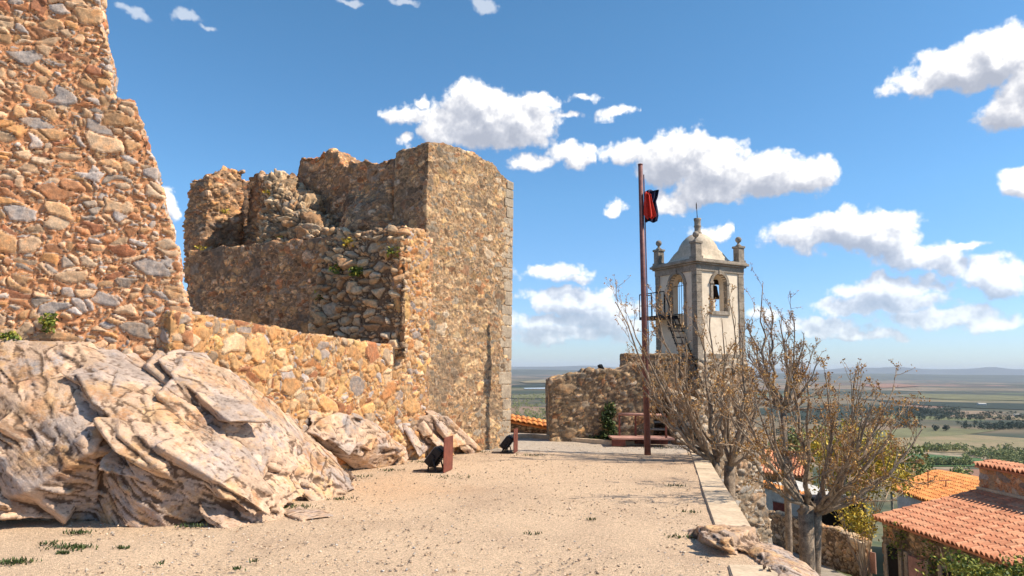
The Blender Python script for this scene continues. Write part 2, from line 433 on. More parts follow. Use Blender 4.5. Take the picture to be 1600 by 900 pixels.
# ------------------------------------------------------------------ materials
def mat_new(name):
    m = bpy.data.materials.new(name); m.use_nodes = True; t = NT(m.node_tree)
    b = t.n['Principled BSDF']; b.inputs['Roughness'].default_value = 0.9
    b.inputs['Specular IOR Level'].default_value = 0.25
    return m, t, b
def bump(t, b, h, strength=0.4, dist=0.02):
    n = t.new('ShaderNodeBump'); n.inputs['Strength'].default_value = strength; n.inputs['Distance'].default_value = dist
    t.put(n.inputs['Height'], h); t.l.new(n.outputs[0], b.inputs['Normal'])
def pos(t):
    return t.new('ShaderNodeNewGeometry').outputs['Position']
def stone_mat(name, pal, mortar, stain=(0.10, 0.085, 0.065), stain_amt=0.35, speck=0.5, var=0.5, stain_scale=0.9, mortar2=None, moff=0.0, chip=13.0, chipamt=0.12):
    m, t, b = mat_new(name); P = pos(t)
    a = t.new('ShaderNodeAttribute', attribute_name='st')
    s = t.new('ShaderNodeSeparateColor'); t.l.new(a.outputs['Color'], s.inputs[0])
    base = t.ramp(s.outputs[0], pal, 'CONSTANT')
    n1 = t.noise(P, 14, 6, 0.62); n2 = t.noise(P, 60, 4, 0.6); n3 = t.noise(P, stain_scale, 5, 0.6)
    v = t.m('MULTIPLY_ADD', s.outputs[1], var, 1.0-var*0.5)
    v = t.m('MULTIPLY', v, t.maprange(n1, 0.25, 0.75, 0.62, 1.32))
    v = t.m('MULTIPLY', v, t.maprange(n2, 0.3, 0.7, 1-speck*0.4, 1+speck*0.4))
    chs = t.new('ShaderNodeSeparateColor'); t.l.new(t.vor(t.vm('MULTIPLY', P, (1.0, 1.0, 1.5)), chip, 'F1', 'Color'), chs.inputs[0])
    v = t.m('MULTIPLY', v, t.maprange(chs.outputs[0], 0.0, 1.0, 1-chipamt, 1+chipamt))
    base = t.mix(1.0, base, t.ramp(t.noise(P, 7, 5, 0.6), [(0.3, (0.86, 0.92, 1.0)), (0.5, (1, 1, 1)), (0.7, (1.12, 0.92, 0.74))]), 'MULTIPLY')
    cv = t.new('ShaderNodeCombineColor')
    for i in range(3): t.l.new(v, cv.inputs[i])
    base = t.mix(1.0, base, cv.outputs[0], 'MULTIPLY')
    mo = t.mix(t.noise(P, 1.6, 5, 0.6), mortar, mortar2 or tuple(c*0.8 for c in mortar))
    mo = t.mix(1.0, mo, t.ramp(t.noise(P, 45, 4, 0.6), [(0.3, (0.7, 0.7, 0.7)), (0.7, (1.2, 1.2, 1.2))]), 'MULTIPLY')
    e = t.m('ADD', s.outputs[2], t.m('MULTIPLY_ADD', t.noise(P, 30, 3), 0.5, -0.25+moff))
    mo = t.mix(t.maprange(t.noise(P, 20, 3, 0.6), 0.56, 0.62, 0, 0.85, True), mo, (.06,.035,.02))
    c = t.mix(t.maprange(e, 0.10, 0.42, 0, 1, True), mo, base)
    c = t.mix(t.m('MULTIPLY', t.maprange(n3, 0.48, 0.66, 0, 1, True), stain_amt), c, stain)
    lich = t.maprange(t.noise(P, 22, 5, 0.7), 0.60, 0.68, 0, 0.55, True)
    c = t.mix(lich, c, t.mix(0.5, c, stain))
    t.l.new(c, b.inputs['Base Color'])
    hh = t.m('ADD', t.m('MULTIPLY', n1, 1.0), t.m('MULTIPLY', n2, 0.45))
    bump(t, b, hh, 0.7, 0.018)
    return m
PAL_WARM = [(0.0, (.44,.29,.16)), (.10, (.55,.42,.28)), (.20, (.40,.22,.12)), (.29, (.40,.385,.37)), (.38, (.58,.47,.34)),
            (.48, (.50,.30,.14)), (.57, (.33,.30,.26)), (.66, (.60,.45,.30)), (.76, (.34,.17,.10)), (.83, (.46,.44,.42)), (.91, (.52,.36,.21))]
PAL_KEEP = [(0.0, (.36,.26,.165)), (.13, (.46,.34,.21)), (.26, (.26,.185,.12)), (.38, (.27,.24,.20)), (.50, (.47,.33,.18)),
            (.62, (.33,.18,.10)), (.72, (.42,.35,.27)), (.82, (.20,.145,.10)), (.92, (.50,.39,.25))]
PAL_LOW = [(0.0, (.50,.34,.17)), (.12, (.56,.43,.26)), (.24, (.40,.22,.10)), (.33, (.36,.34,.32)), (.43, (.58,.42,.20)),
           (.54, (.46,.29,.14)), (.64, (.35,.29,.21)), (.73, (.60,.49,.33)), (.83, (.34,.18,.10)), (.90, (.42,.41,.40)), (.95, (.55,.38,.18))]
PAL_GREY = [(0.0, (.32,.275,.22)), (.2, (.42,.37,.31)), (.4, (.24,.21,.18)), (.55, (.47,.43,.37)), (.7, (.34,.25,.18)), (.85, (.40,.385,.37))]
def warm(p, r=1.1, g=.94, b=.80): return [(q, (c[0]*r, c[1]*g, c[2]*b)) for q, c in p]
PAL_WARM = warm(PAL_WARM, 1.05, .92, .85); PAL_LOW = warm(PAL_LOW, .98, .84, .76); PAL_KEEP = warm(PAL_KEEP, .96, .88, .79); PAL_GREY = warm(PAL_GREY, 1.05, .97, .86)
M_W1 = stone_mat('tall_wall_stone', PAL_WARM, (.60,.265,.12), stain_amt=0.10, mortar2=(.62,.31,.155))
M_W2 = stone_mat('low_wall_stone', PAL_LOW, (.58,.31,.13), stain_amt=0.10, mortar2=(.54,.28,.12))
M_KEEP = stone_mat('keep_stone', PAL_KEEP, (.44,.26,.135), stain=(.15,.12,.09), stain_amt=0.45, mortar2=(.34,.22,.13), var=0.8, chip=11, chipamt=.32)
PAL_SHADE_LIFT = [(p, (c[0]*1.35, c[1]*1.15, c[2]*1.02)) for p, c in PAL_KEEP]  # keep palette brightened and warmed: fill light for the shaded walls put into colour
M_KLIFT = stone_mat('keep_stone_shade_lift', PAL_SHADE_LIFT, (.40,.235,.13), stain=(.13,.095,.07), stain_amt=0.65, mortar2=(.32,.20,.12), var=0.8, chip=10, chipamt=.35)
M_RUB = stone_mat('rubble_stone', warm(PAL_GREY, 1.25, 1.08, .88), (.15,.09,.055), stain_amt=0.25, mortar2=(.22,.15,.09))
M_SHAFT = stone_mat('tower_base_stone', PAL_GREY, (.36,.25,.15), stain_amt=0.3, mortar2=(.28,.19,.12))
M_FAR = stone_mat('far_wall_stone', PAL_KEEP, (.25,.17,.105), stain=(.10,.085,.065), stain_amt=0.65, mortar2=(.19,.14,.09), var=.9, chip=8, chipamt=.35)

def rock_mat(name):
    m, t, b = mat_new(name); P = pos(t)
    a = t.new('ShaderNodeAttribute', attribute_name='st')
    s = t.new('ShaderNodeSeparateColor'); t.l.new(a.outputs['Color'], s.inputs[0])
    D1, D2, D3 = (.83, .13, -.54), (.0, .9, .43), (.54, -.36, .74)
    def frame(k1, k2, k3):
        cc_ = t.new('ShaderNodeCombineXYZ')
        for i_, (d_, k_) in enumerate(((D1, k1), (D2, k2), (D3, k3))): t.l.new(t.vm('DOT_PRODUCT', P, tuple(x*k_ for x in d_), out=1), cc_.inputs[i_])
        return cc_.outputs[0]
    S = frame(0.5, 0.6, 2.0)
    n1 = t.noise(S, 1.6, 9, 0.76, 0.0)
    base = t.ramp(n1, [(0.30, (.25,.235,.235)), (0.39, (.37,.31,.275)), (0.46, (.52,.36,.255)), (0.56, (.53,.38,.265)), (0.63, (.44,.235,.125)), (0.72, (.49,.335,.225))])
    org = t.maprange(t.noise(P, 1.7, 8, 0.78), 0.47, 0.56, 0, .85, True)
    org = t.m('MULTIPLY', org, t.m('MULTIPLY_ADD', a.outputs['Alpha'], 0.8, 0.12))
    base = t.mix(org, base, t.ramp(t.noise(S, 5, 4), [(0.35, (.42,.20,.08)), (0.65, (.60,.38,.18))]))
    grey = t.maprange(t.noise(P, 0.9, 8, 0.72, 0.2), 0.50, 0.58, 0, 0.65, True)
    base = t.mix(t.m('MULTIPLY', grey, .8), base, (.32,.30,.30))
    v = t.m('MULTIPLY', t.maprange(t.noise(S, 9, 6, 0.65), 0.25, 0.75, 0.62, 1.28), t.m('MULTIPLY_ADD', s.outputs[1], 0.3, 0.85))
    v = t.m('MULTIPLY', v, t.maprange(t.noise(P, 55, 4, 0.6), 0.3, 0.7, 0.85, 1.12))
    strk = t.noise(frame(0.9, 1.4, 7.0), 1.6, 8, 0.75, 0.0)
    v = t.m('MULTIPLY', v, t.maprange(strk, 0.35, 0.385, 0.38, 1.0, True))
    cv = t.new('ShaderNodeCombineColor')
    for i in range(3): t.l.new(v, cv.inputs[i])
    base = t.mix(1.0, base, cv.outputs[0], 'MULTIPLY')
    fine_c = t.noise(frame(1.6, 2.2, 12.0), 1.5, 6, 0.7, 0.0)
    base = t.mix(t.m('MULTIPLY', t.maprange(fine_c, 0.36, 0.40, 0.75, 0, True), t.m('MULTIPLY_ADD', a.outputs['Alpha'], 0.8, 0.25)), base, (.15,.085,.05))
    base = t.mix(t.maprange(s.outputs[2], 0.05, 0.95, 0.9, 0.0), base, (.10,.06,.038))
    t.l.new(base, b.inputs['Base Color'])
    hh = t.m('ADD', t.noise(S, 7, 7, 0.68), t.m('MULTIPLY', t.noise(P, 40, 4, 0.6), 0.3))
    bump(t, b, hh, 0.8, 0.035)
    return m
M_ROCK = rock_mat('outcrop_rock')

def simple(name, col, rough=0.8, metal=0.0, nscale=8, namt=0.25, bstr=0.2, col2=None, bdist=0.01):
    m, t, b = mat_new(name); P = pos(t)
    n = t.noise(P, nscale, 6, 0.62)
    c2 = col2 or tuple(max(0, c*(1-namt*1.6)) for c in col)
    c = t.ramp(n, [(0.30, c2), (0.62, col)])
    c = t.mix(1.0, c, t.ramp(t.noise(P, nscale*7, 4, 0.6), [(0.3, (1-namt*.6,)*3), (0.7, (1+namt*.5,)*3)]), 'MULTIPLY')
    t.l.new(c, b.inputs['Base Color']); b.inputs['Roughness'].default_value = rough; b.inputs['Metallic'].default_value = metal
    if bstr: bump(t, b, t.noise(P, nscale*5, 5, 0.65), bstr, bdist)
    return m
M_GRANITE = simple('granite', (.37,.31,.245), 0.9, 0, 3.0, 0.5, 0.7, (.17,.145,.115), 0.02)
M_QUOIN = simple('quoin_granite', (.42,.34,.25), 0.9, 0, 2.5, 0.4, 0.7, (.25,.20,.15), 0.02)
M_PLASTER = simple('cream_plaster', (.84,.71,.55), 0.9, 0, 1.1, 0.16, 0.2, (.68,.56,.42))
M_DOME = simple('dome_render', (.62,.51,.38), 0.9, 0, 1.3, 0.3, 0.3, (.42,.35,.26))
M_RUST = simple('rusty_steel', (.23,.075,.05), 0.65, 0.2, 6, 0.45, 0.2, (.13,.045,.035))
M_POLE = simple('pole_paint', (.21,.095,.085), 0.55, 0.2, 5, 0.35, 0.1, (.12,.06,.06))
M_BLACK = simple('black_metal', (.022,.022,.025), 0.5, 0.1, 8, 0.3, 0.08)
M_DARKM = simple('dark_iron', (.05,.035,.03), 0.6, 0.4, 8, 0.3, 0.1)
M_RED = simple('red_cloth', (.58,.035,.02), 0.75, 0, 9, 0.2, 0.2)
M_NAVY = simple('navy_cloth', (.02,.025,.07), 0.75, 0, 9, 0.2, 0.2)
M_BARK = simple('grey_bark', (.42,.32,.23), 0.95, 0, 7, 0.6, 1.0, (.13,.10,.075), 0.05)
M_TWIG = simple('pale_twig', (.46,.34,.23), 0.95, 0, 5, 0.35, 0.4, (.27,.19,.13))
M_TWIG2 = simple('cool_twig', (.30,.20,.16), 0.95, 0, 5, 0.35, 0.4, (.18,.14,.12))
M_KERB = simple('kerb_stone', (.64,.50,.35), 0.9, 0, 2.2, 0.3, 0.4, (.46,.36,.25))
M_DOOR = simple('red_door_paint', (.22,.045,.03), 0.6, 0, 7, 0.3, 0.1)
M_DARK = simple('painted_shade', (.018,.015,.013), 0.9, 0, 7, 0.3, 0)  # near black that stands in for shade in openings and on the shed
M_WHITEW = simple('whitewash', (.60,.57,.52), 0.9, 0, 1.6, 0.3, 0.2, (.42,.40,.36))
M_GLASS = simple('lamp_glass', (.35,.37,.40), 0.15, 0, 4, 0.1, 0)
M_PINK = simple('faded_pink_paint', (.52,.29,.23), 0.8, 0, 3, 0.3, 0.1)
def leaf_mat(name, a, b_, c):
    m, t, b = mat_new(name)
    oi = t.new('ShaderNodeAttribute', attribute_name='st')
    s = t.new('ShaderNodeSeparateColor'); t.l.new(oi.outputs['Color'], s.inputs[0])
    t.l.new(t.ramp(s.outputs[0], [(0.0, a), (0.5, b_), (1.0, c)]), b.inputs['Base Color'])
    b.inputs['Roughness'].default_value = 0.6
    return m
M_BUD = leaf_mat('bud_leaves', (.20,.10,.04), (.42,.21,.06), (.56,.34,.10))
M_YBUSH = leaf_mat('yellow_green_leaves', (.16,.18,.03), (.50,.36,.04), (.72,.50,.07))
M_GBUSH = leaf_mat('green_leaves', (.035,.07,.015), (.13,.17,.03), (.38,.36,.06))
M_PINE = leaf_mat('far_dark_leaves', (.018,.035,.018), (.03,.052,.025), (.05,.075,.035))
M_LGREEN = leaf_mat('far_light_leaves', (.12,.13,.05), (.22,.24,.08), (.36,.37,.12))
M_IVY = leaf_mat('ivy_leaves', (.02,.035,.012), (.045,.07,.02), (.09,.12,.03))

def tile_mat(name, c1, c2, c3):
    m, t, b = mat_new(name); P = pos(t)
    a = t.new('ShaderNodeAttribute', attribute_name='st')
    s = t.new('ShaderNodeSeparateColor'); t.l.new(a.outputs['Color'], s.inputs[0])
    c = t.ramp(s.outputs[0], [(0.0, c1), (0.55, c2), (1.0, c3)])
    c = t.mix(1.0, c, t.ramp(t.noise(P, 3, 5, 0.6), [(0.3, (.72,.72,.72)), (0.65, (1.1,1.1,1.1))]), 'MULTIPLY')
    c = t.mix(t.maprange(t.noise(P, 9, 5, 0.7), 0.53, 0.64, 0, 0.45, True), c, (.26,.19,.12))
    t.l.new(c, b.inputs['Base Color']); b.inputs['Roughness'].default_value = 0.85
    bump(t, b, t.noise(P, 40, 4), 0.3, 0.01)
    return m
M_TILE = tile_mat('clay_tiles', (.56,.23,.125), (.72,.34,.19), (.78,.45,.27))
M_TILE2 = tile_mat('orange_clay_tiles', (.56,.20,.06), (.70,.30,.09), (.74,.38,.15))

# gravel ground
def ground_mat():
    m, t, b = mat_new('gravel'); P = pos(t)
    n1 = t.noise(P, 0.45, 7, 0.68, 0.4); n2 = t.noise(P, 2.2, 7, 0.7, 0.3); n3 = t.noise(P, 40, 4, 0.7)
    c = t.ramp(n1, [(0.30, (.49,.355,.245)), (0.5, (.60,.445,.305)), (0.70, (.64,.475,.325))])
    c = t.mix(t.maprange(n2, 0.55, 0.72, 0, 0.45, True), c, (.45,.30,.18))
    # orange dirt next to the outcrop
    sx = t.new('ShaderNodeSeparateXYZ'); t.l.new(P, sx.inputs[0])
    dx = t.m('ABSOLUTE', t.m('SUBTRACT', sx.outputs[0], -2.2)); dy = t.m('ABSOLUTE', t.m('SUBTRACT', sx.outputs[1], 13.0))
    dd = t.m('ADD', t.m('MULTIPLY', dx, 0.55), t.m('MULTIPLY', dy, 0.45))
    dd = t.m('ADD', dd, t.m('MULTIPLY_ADD', n2, 1.6, -0.8))
    c = t.mix(t.maprange(dd, 0.2, 1.3, 0.45, 0, True), c, (.60,.37,.21))
    # greyer coarse gravel at the far end
    far = t.m('ADD', sx.outputs[1], t.m('MULTIPLY_ADD', n2, 3.0, -1.5))
    c = t.mix(t.maprange(far, 18.6, 19.2, 0, 0.75, True), c, (.46,.41,.35))
    pc = t.vor(P, 75, 'F1', 'Color')
    sc = t.new('ShaderNodeSeparateColor'); t.l.new(pc, sc.inputs[0])
    c = t.mix(1.0, c, t.ramp(sc.outputs[0], [(0.0, (.62,.60,.58)), (.25, (.9,.9,.9)), (.7, (1.08,1.06,1.04)), (1.0, (1.4,1.38,1.35))]), 'MULTIPLY')
    c = t.mix(1.0, c, t.ramp(n3, [(0.3, (.8,.8,.8)), (0.7, (1.15,1.15,1.15))]), 'MULTIPLY')
    t.l.new(c, b.inputs['Base Color'])
    h = t.m('ADD', t.m('MULTIPLY', t.vor(P, 75), -0.8), t.m('MULTIPLY', t.noise(P, 12, 6, 0.7), 1.6))
    bump(t, b, h, 0.8, 0.02)
    return m
M_GRAVEL = ground_mat()

def plain_mat():
    m, t, b = mat_new('plain_land'); P = pos(t)
    sx = t.new('ShaderNodeSeparateXYZ'); t.l.new(P, sx.inputs[0])
    r = t.m('SQRT', t.m('ADD', t.m('POWER', sx.outputs[0], 2), t.m('POWER', sx.outputs[1], 2)))
    wv = t.vm('SCALE', t.new('ShaderNodeTexNoise').outputs['Color'])
    wn = t.new('ShaderNodeTexNoise'); t.l.new(P, wn.inputs[0]); wn.inputs['Scale'].default_value = 0.0015; wn.inputs['Detail'].default_value = 5
    Q = t.vm('MULTIPLY_ADD', wn.outputs['Color'], (500, 500, 0), P)
    pal = [(0.0, (.12,.10,.06)), (.13, (.29,.20,.13)), (.26, (.055,.06,.04)), (.38, (.22,.165,.10)), (.46, (.13,.16,.06)), (.53, (.035,.042,.028)), (.66, (.27,.15,.11)), (.76, (.11,.10,.06)), (.86, (.34,.26,.18)), (.94, (.04,.05,.032))]
    c1 = t.new('ShaderNodeSeparateColor'); t.l.new(t.vor(Q, 0.0021, 'F1', 'Color'), c1.inputs[0])
    c2 = t.new('ShaderNodeSeparateColor'); t.l.new(t.vor(Q, 0.00045, 'F1', 'Color'), c2.inputs[0])
    near = t.ramp(c1.outputs[0], pal, 'CONSTANT'); farc = t.ramp(c2.outputs[0], pal, 'CONSTANT')
    c = t.mix(t.maprange(r, 3500, 9000, 0.15, 0.7), near, farc)
    woods = t.maprange(t.noise(t.vm('MULTIPLY', P, (1, 1.8, 1)), 0.0011, 7, 0.7), 0.47, 0.54, 0, 0.85, True)
    c = t.mix(woods, c, (.035,.052,.03))
    # bushes and scrub
    sc = t.maprange(t.noise(P, 0.05, 4, 0.7), 0.48, 0.60, 0, 0.7, True)
    c = t.mix(t.m('MULTIPLY', sc, t.maprange(r, 900, 4000, 1.0, 0.5)), c, (.04,.052,.028))
    band = t.noise(t.vm('MULTIPLY', P, (0.25, 1.0, 1.0)), 0.0007, 5, 0.6)
    c = t.mix(t.maprange(band, 0.5, 0.62, 0, 0.6, True), c, (.25,.18,.105))
    c = t.mix(t.maprange(band, 0.38, 0.46, 0.75, 0, True), c, (.03,.042,.03))
    # scrub covered slope just below the village
    c = t.mix(t.maprange(r, 700, 1100, 0.85, 0.0, True), c, t.ramp(t.noise(P, 0.03, 6, 0.7), [(0.35, (.045,.065,.03)), (0.5, (.09,.11,.05)), (0.68, (.22,.18,.11))]))
    t.l.new(c, b.inputs['Base Color'])
    return m
M_PLAIN = plain_mat()
M_MOUNT = simple('mountain_scrub', (.09,.10,.07), 0.95, 0, 0.0006, 0.3, 0)
M_GREENF = simple('crop_green', (.075,.15,.05), 0.9, 0, 0.01, 0.2, 0)
M_BROWNF = simple('ploughed_earth', (.30,.16,.10), 0.9, 0, 0.02, 0.2, 0)
M_TANF = simple('dry_pasture', (.27,.205,.115), 0.9, 0, 0.012, 0.3, 0, (.19,.17,.08))
M_OLIVEF = simple('olive_pasture', (.17,.165,.075), 0.9, 0, 0.01, 0.3, 0)
M_STREET = simple('street_stone', (.36,.31,.25), 0.9, 0, 2.5, 0.35, 0.6, (.22,.19,.15), 0.03)
M_WATER = simple('lake_water', (.35,.42,.5), 0.1, 0, 0.01, 0.05, 0)

# ------------------------------------------------------------------ terrain and plain
ZS, ZP = -5.2, -150.0
def terr_z(r, th):
    r = np.asarray(r, float)
    z = np.where(r < 38, ZS-0.8, ZS-0.8-(r-38)*0.20)
    z = np.maximum(z, ZP)
    return z
na, nrad = 400, 220
rad = np.concatenate([np.linspace(0.5, 40, 16), np.geomspace(42, 62000, nrad)])
th = np.linspace(-math.pi, math.pi, na, endpoint=False)
RR, TT = np.meshgrid(rad, th, indexing='ij')
X = RR*np.sin(TT); Y = RR*np.cos(TT)
Z = terr_z(RR, TT)
Pn = np.stack([X.ravel()/2600, Y.ravel()/2600, np.zeros(X.size)], 1)
rel = fbm(Pn, 5, 5).reshape(X.shape)
Z = Z + np.clip((RR-6000)/14000, 0, 1)*rel*75 + np.clip((RR-300)/500, 0, 1)*np.clip((1100-RR)/400, 0, 1)*fbm(Pn*22, 3, 9).reshape(X.shape)*6
i0, j0 = np.meshgrid(np.arange(len(rad)-1), np.arange(na), indexing='ij')
j1 = (j0+1) % na
quads = np.stack([i0*na+j0, i0*na+j1, (i0+1)*na+j1, (i0+1)*na+j0], -1).reshape(-1, 4)
ter = mesh_obj('terrain', np.stack([X.ravel(), Y.ravel(), Z.ravel()], 1), quads, M_PLAIN); structure(ter)

def ridge(name, px, Y, mat, base=-160, th=3000):
    """a far mountain ridge: its skyline given by pixels at distance Y, falling off both ways"""
    us = np.linspace(px[0][0], px[-1][0], 160); vs = np.interp(us, [p[0] for p in px], [p[1] for p in px])
    pts = [at(u, v, Y) for u, v in zip(us, vs)]
    co = []
    offs = [-th, -th*0.6, -th*0.25, 0, th*0.3, th]
    k = [0.0, 0.35, 0.72, 1.0, 0.6, 0.0]
    nz = fbm(np.array([[p.x/2500, p.y/2500, 0] for p in pts]), 4, 3)
    for o_, kk in zip(offs, k):
        for i, p in enumerate(pts):
            s = 1+o_/Y
            co.append((p.x*s+o_*0.1*nz[i], p.y+o_, base+(p.z+nz[i]*25-base)*kk))
    n = len(pts); F = np.array([[a*n+i, a*n+i+1, (a+1)*n+i+1, (a+1)*n+i] for a in range(5) for i in range(n-1)])
    return structure(mesh_obj(name, np.array(co), F, mat))
ridge('mountains', [(-300, 574), (200, 572), (700, 573), (860, 573), (920, 571), (960, 574), (1200, 576), (1290, 578), (1330, 574), (1368, 575), (1405, 573), (1440, 576),
      (1480, 577), (1520, 576), (1548, 573), (1580, 577), (1640, 578), (1900, 576)], 42000, M_MOUNT, -150)
ridge('hills', [(-300, 590), (700, 577.5), (820, 577), (900, 578.5), (1100, 582), (1300, 584), (1400, 583.5), (1500, 585.5), (1600, 586.5), (1900, 590)], 21000, M_MOUNT, -200, 4000)

def field_sheet(name, px, mat, lift):
    pts = [gp(u, v, ZP+lift) for u, v in px]
    return structure(mesh_obj(name, pts, [tuple(range(len(pts)))], mat, smooth=False))
field_sheet('ploughed_field', [(1395, 752), (1440, 733), (1560, 733), (1620, 737), (1620, 752)], M_BROWNF, 0.5)
field_sheet('green_field', [(1330, 722), (1380, 707), (1440, 709), (1530, 716), (1560, 728), (1440, 729), (1340, 728)], M_GREENF, 1.0)
field_sheet('dry_field', [(1340, 690), (1420, 682), (1500, 678), (1620, 686), (1640, 705), (1500, 707), (1400, 704)], M_TANF, 1.0)
field_sheet('pasture', [(1320, 680), (1420, 668), (1470, 668), (1560, 672), (1500, 680), (1400, 684)], M_OLIVEF, 1.2)
field_sheet('far_green_field', [(1400, 619), (1440, 615), (1560, 617), (1640, 620), (1640, 626), (1480, 624)], M_OLIVEF, 3.0)
field_sheet('far_dry_field', [(1495, 648), (1560, 650), (1640, 655), (1640, 660), (1540, 652)], M_TANF, 1.5)
field_sheet('far_ploughed_field', [(1330, 601), (1400, 599), (1440, 603), (1380, 606)], M_BROWNF, 4.0)
field_sheet('gap_dry_field', [(812, 596), (850, 593), (880, 594), (870, 598), (820, 598)], M_TANF, 3.5)
M_FOREST = simple('pine_forest', (.028,.042,.026), 0.95, 0, 0.02, 0.4, 0, (.012,.02,.014))
field_sheet('forest_floor', [(1150, 642), (1300, 632), (1420, 634), (1500, 646), (1480, 650), (1380, 648), (1250, 656)], M_FOREST, 2.2)
field_sheet('far_forest_floor', [(1330, 622), (1420, 627), (1640, 631), (1640, 641), (1540, 638), (1420, 632)], M_FOREST, 2.6)
field_sheet('gap_forest_floor', [(800, 602), (830, 600), (880, 601), (880, 604), (800, 605)], M_FOREST, 3.0)
field_sheet('lake', [(818, 606.0), (858, 605.5), (858, 607.5), (820, 607.6)], M_WATER, 4.5)
field_sheet('gap_pasture', [(800, 618), (860, 614), (880, 617), (860, 622), (800, 622)], M_OLIVEF, 3.0)

def leaf_cloud(P, size, rng, flat=0.0):
    """random leaf quads at points P"""
    n = len(P); a = rng.normal(size=(n, 3)); a /= np.linalg.norm(a, axis=1, keepdims=True)
    b = rng.normal(size=(n, 3)); b -= a*(a*b).sum(1, keepdims=True); b /= np.linalg.norm(b, axis=1, keepdims=True)
    s = size*(0.6+0.8*rng.random((n, 1)))
    V = np.stack([P-a*s, P+b*s*0.55, P+a*s, P-b*s*0.55], 1).reshape(-1, 3)
    return V, np.arange(n*4).reshape(-1, 4)
def blob_trees(spots, seed=1, leaf=0.16, per=60):
    """clumpy crowns: leaf faces on the shell of several lobes. spots: (point, height, width)"""
    rng = np.random.default_rng(seed); VV = []; CC = []
    for (p, h, wd) in spots:
        nl = 5
        C = np.array(p) + np.stack([rng.normal(size=nl)*wd*0.22, rng.normal(size=nl)*wd*0.22, h*(0.3+0.5*rng.random(nl))], 1)
        rr = wd*(0.22+0.16*rng.random(nl))
        k = rng.integers(0, nl, per); d = rng.normal(size=(per, 3)); d /= np.linalg.norm(d, axis=1, keepdims=True)
        pts = C[k] + d*rr[k][:, None]*(0.6+0.5*rng.random((per, 1)))
        pts[:, 2] = np.maximum(pts[:, 2], p[2]+0.3)
        V, _ = leaf_cloud(pts, leaf*wd, rng); VV.append(V)
        tone = np.repeat(np.clip(0.3*rng.random()+0.7*rng.random(per), 0, 1), 4)
        CC.append(tone)
    V = np.concatenate(VV); c = np.concatenate(CC)
    return V, np.arange(len(V)).reshape(-1, 4), c
def leafy(name, spots, mat, seed=1, leaf=0.16, per=60, parent=None):
    V, F, c = blob_trees(spots, seed, leaf, per)
    o = mesh_obj(name, V, F, mat, parent, smooth=False); set_attr(o, 'st', np.stack([c, c, c], 1)); return o
rng = random.Random(4)
def spots_in(px_list, n, hr, wr):
    out = []
    for _ in range(n):
        (u0, u1, v0, v1) = rng.choice(px_list); u = rng.uniform(u0, u1); v = v0+(v1-v0)*((u-u0)/(u1-u0)) if False else rng.uniform(v0, v1)
        p = gp(u, v, ZP); out.append((p, rng.uniform(*hr), rng.uniform(*wr)))
    return out
tag(leafy('dark_woodland', spots_in([(1400, 1640, 652, 657), (1500, 1640, 662, 671), (1530, 1640, 667, 672), (1400, 1500, 640, 650), (1240, 1440, 655, 672), (1330, 1500, 636, 649), (1440, 1640, 646, 656), (1200,1340,640,690)], 900, (9, 16), (9, 16)), M_PINE, 3, 0.13, 46),
    'dark green woodland strips scattered across the plain', 'woodland', kind='stuff')
tag(leafy('light_woodland', spots_in([(1505, 1640, 700, 722), (1515, 1640, 706, 716), (1430, 1510, 700, 706), (1200, 1400, 690, 725), (1560, 1640, 716, 728), (1440, 1520, 725, 728)], 460, (7, 14), (8, 14)), M_LGREEN, 5, 0.13, 60),
    'pale spring green hedgerow woodland beside the green field', 'woodland', kind='stuff')
tag(leafy('slope_woodland', [(gp(rng.uniform(800, 870), rng.uniform(616, 672), ZP), rng.uniform(6, 12), rng.uniform(8, 14)) for _ in range(320)], M_LGREEN, 8, 0.14, 40),
    'green scrub woodland seen through the gap beside the keep', 'woodland', kind='stuff')
for k, (u, v, tx) in enumerate([(1463, 673, 'rounded dark tree alone in the dry field, left of a pair'), (1478, 673, 'rounded dark tree alone in the dry field, right of a pair')]):
    p = gp(u, v, ZP+1.3); e = empty('field_tree', p)
    tag(e, tx, 'tree', 'pair of lone trees in the dry field')
    leafy('crown', [(p, 15, 15), (p, 13, 14)], M_PINE, 30+k, 0.10, 260, e)
    MB().tube([p, p+Vector((0, 0, 7))], [0.7, 0.4], 6).build('trunk', M_BARK, e)
for (u, v, L, tx) in [(1534, 633, 26, 'long white farm building far out on the plain'), (1589, 650, 17, 'small white farm shed at the far right of the plain')]:
    p = gp(u, v, ZP+1.5); s = p.y/1067.0; e = empty('farm_building', p)
    tag(e, tx, 'building')
    Lx = s*L*0.45; hy = s*2.2
    MB().box((p.x, p.y, p.z+hy/2), (Lx, Lx*0.4, hy)).build('wall', M_WHITEW, e)
    V = [(p.x-Lx*.52, p.y-Lx*.22, p.z+hy), (p.x+Lx*.52, p.y-Lx*.22, p.z+hy), (p.x+Lx*.52, p.y+Lx*.22, p.z+hy), (p.x-Lx*.52, p.y+Lx*.22, p.z+hy), (p.x-Lx*.52, p.y, p.z+hy*1.5), (p.x+Lx*.52, p.y, p.z+hy*1.5)]
    mesh_obj('roof', V, [(0, 1, 5, 4), (2, 3, 4, 5), (0, 4, 3), (1, 2, 5), (3, 2, 1, 0)], M_WHITEW, e, False)

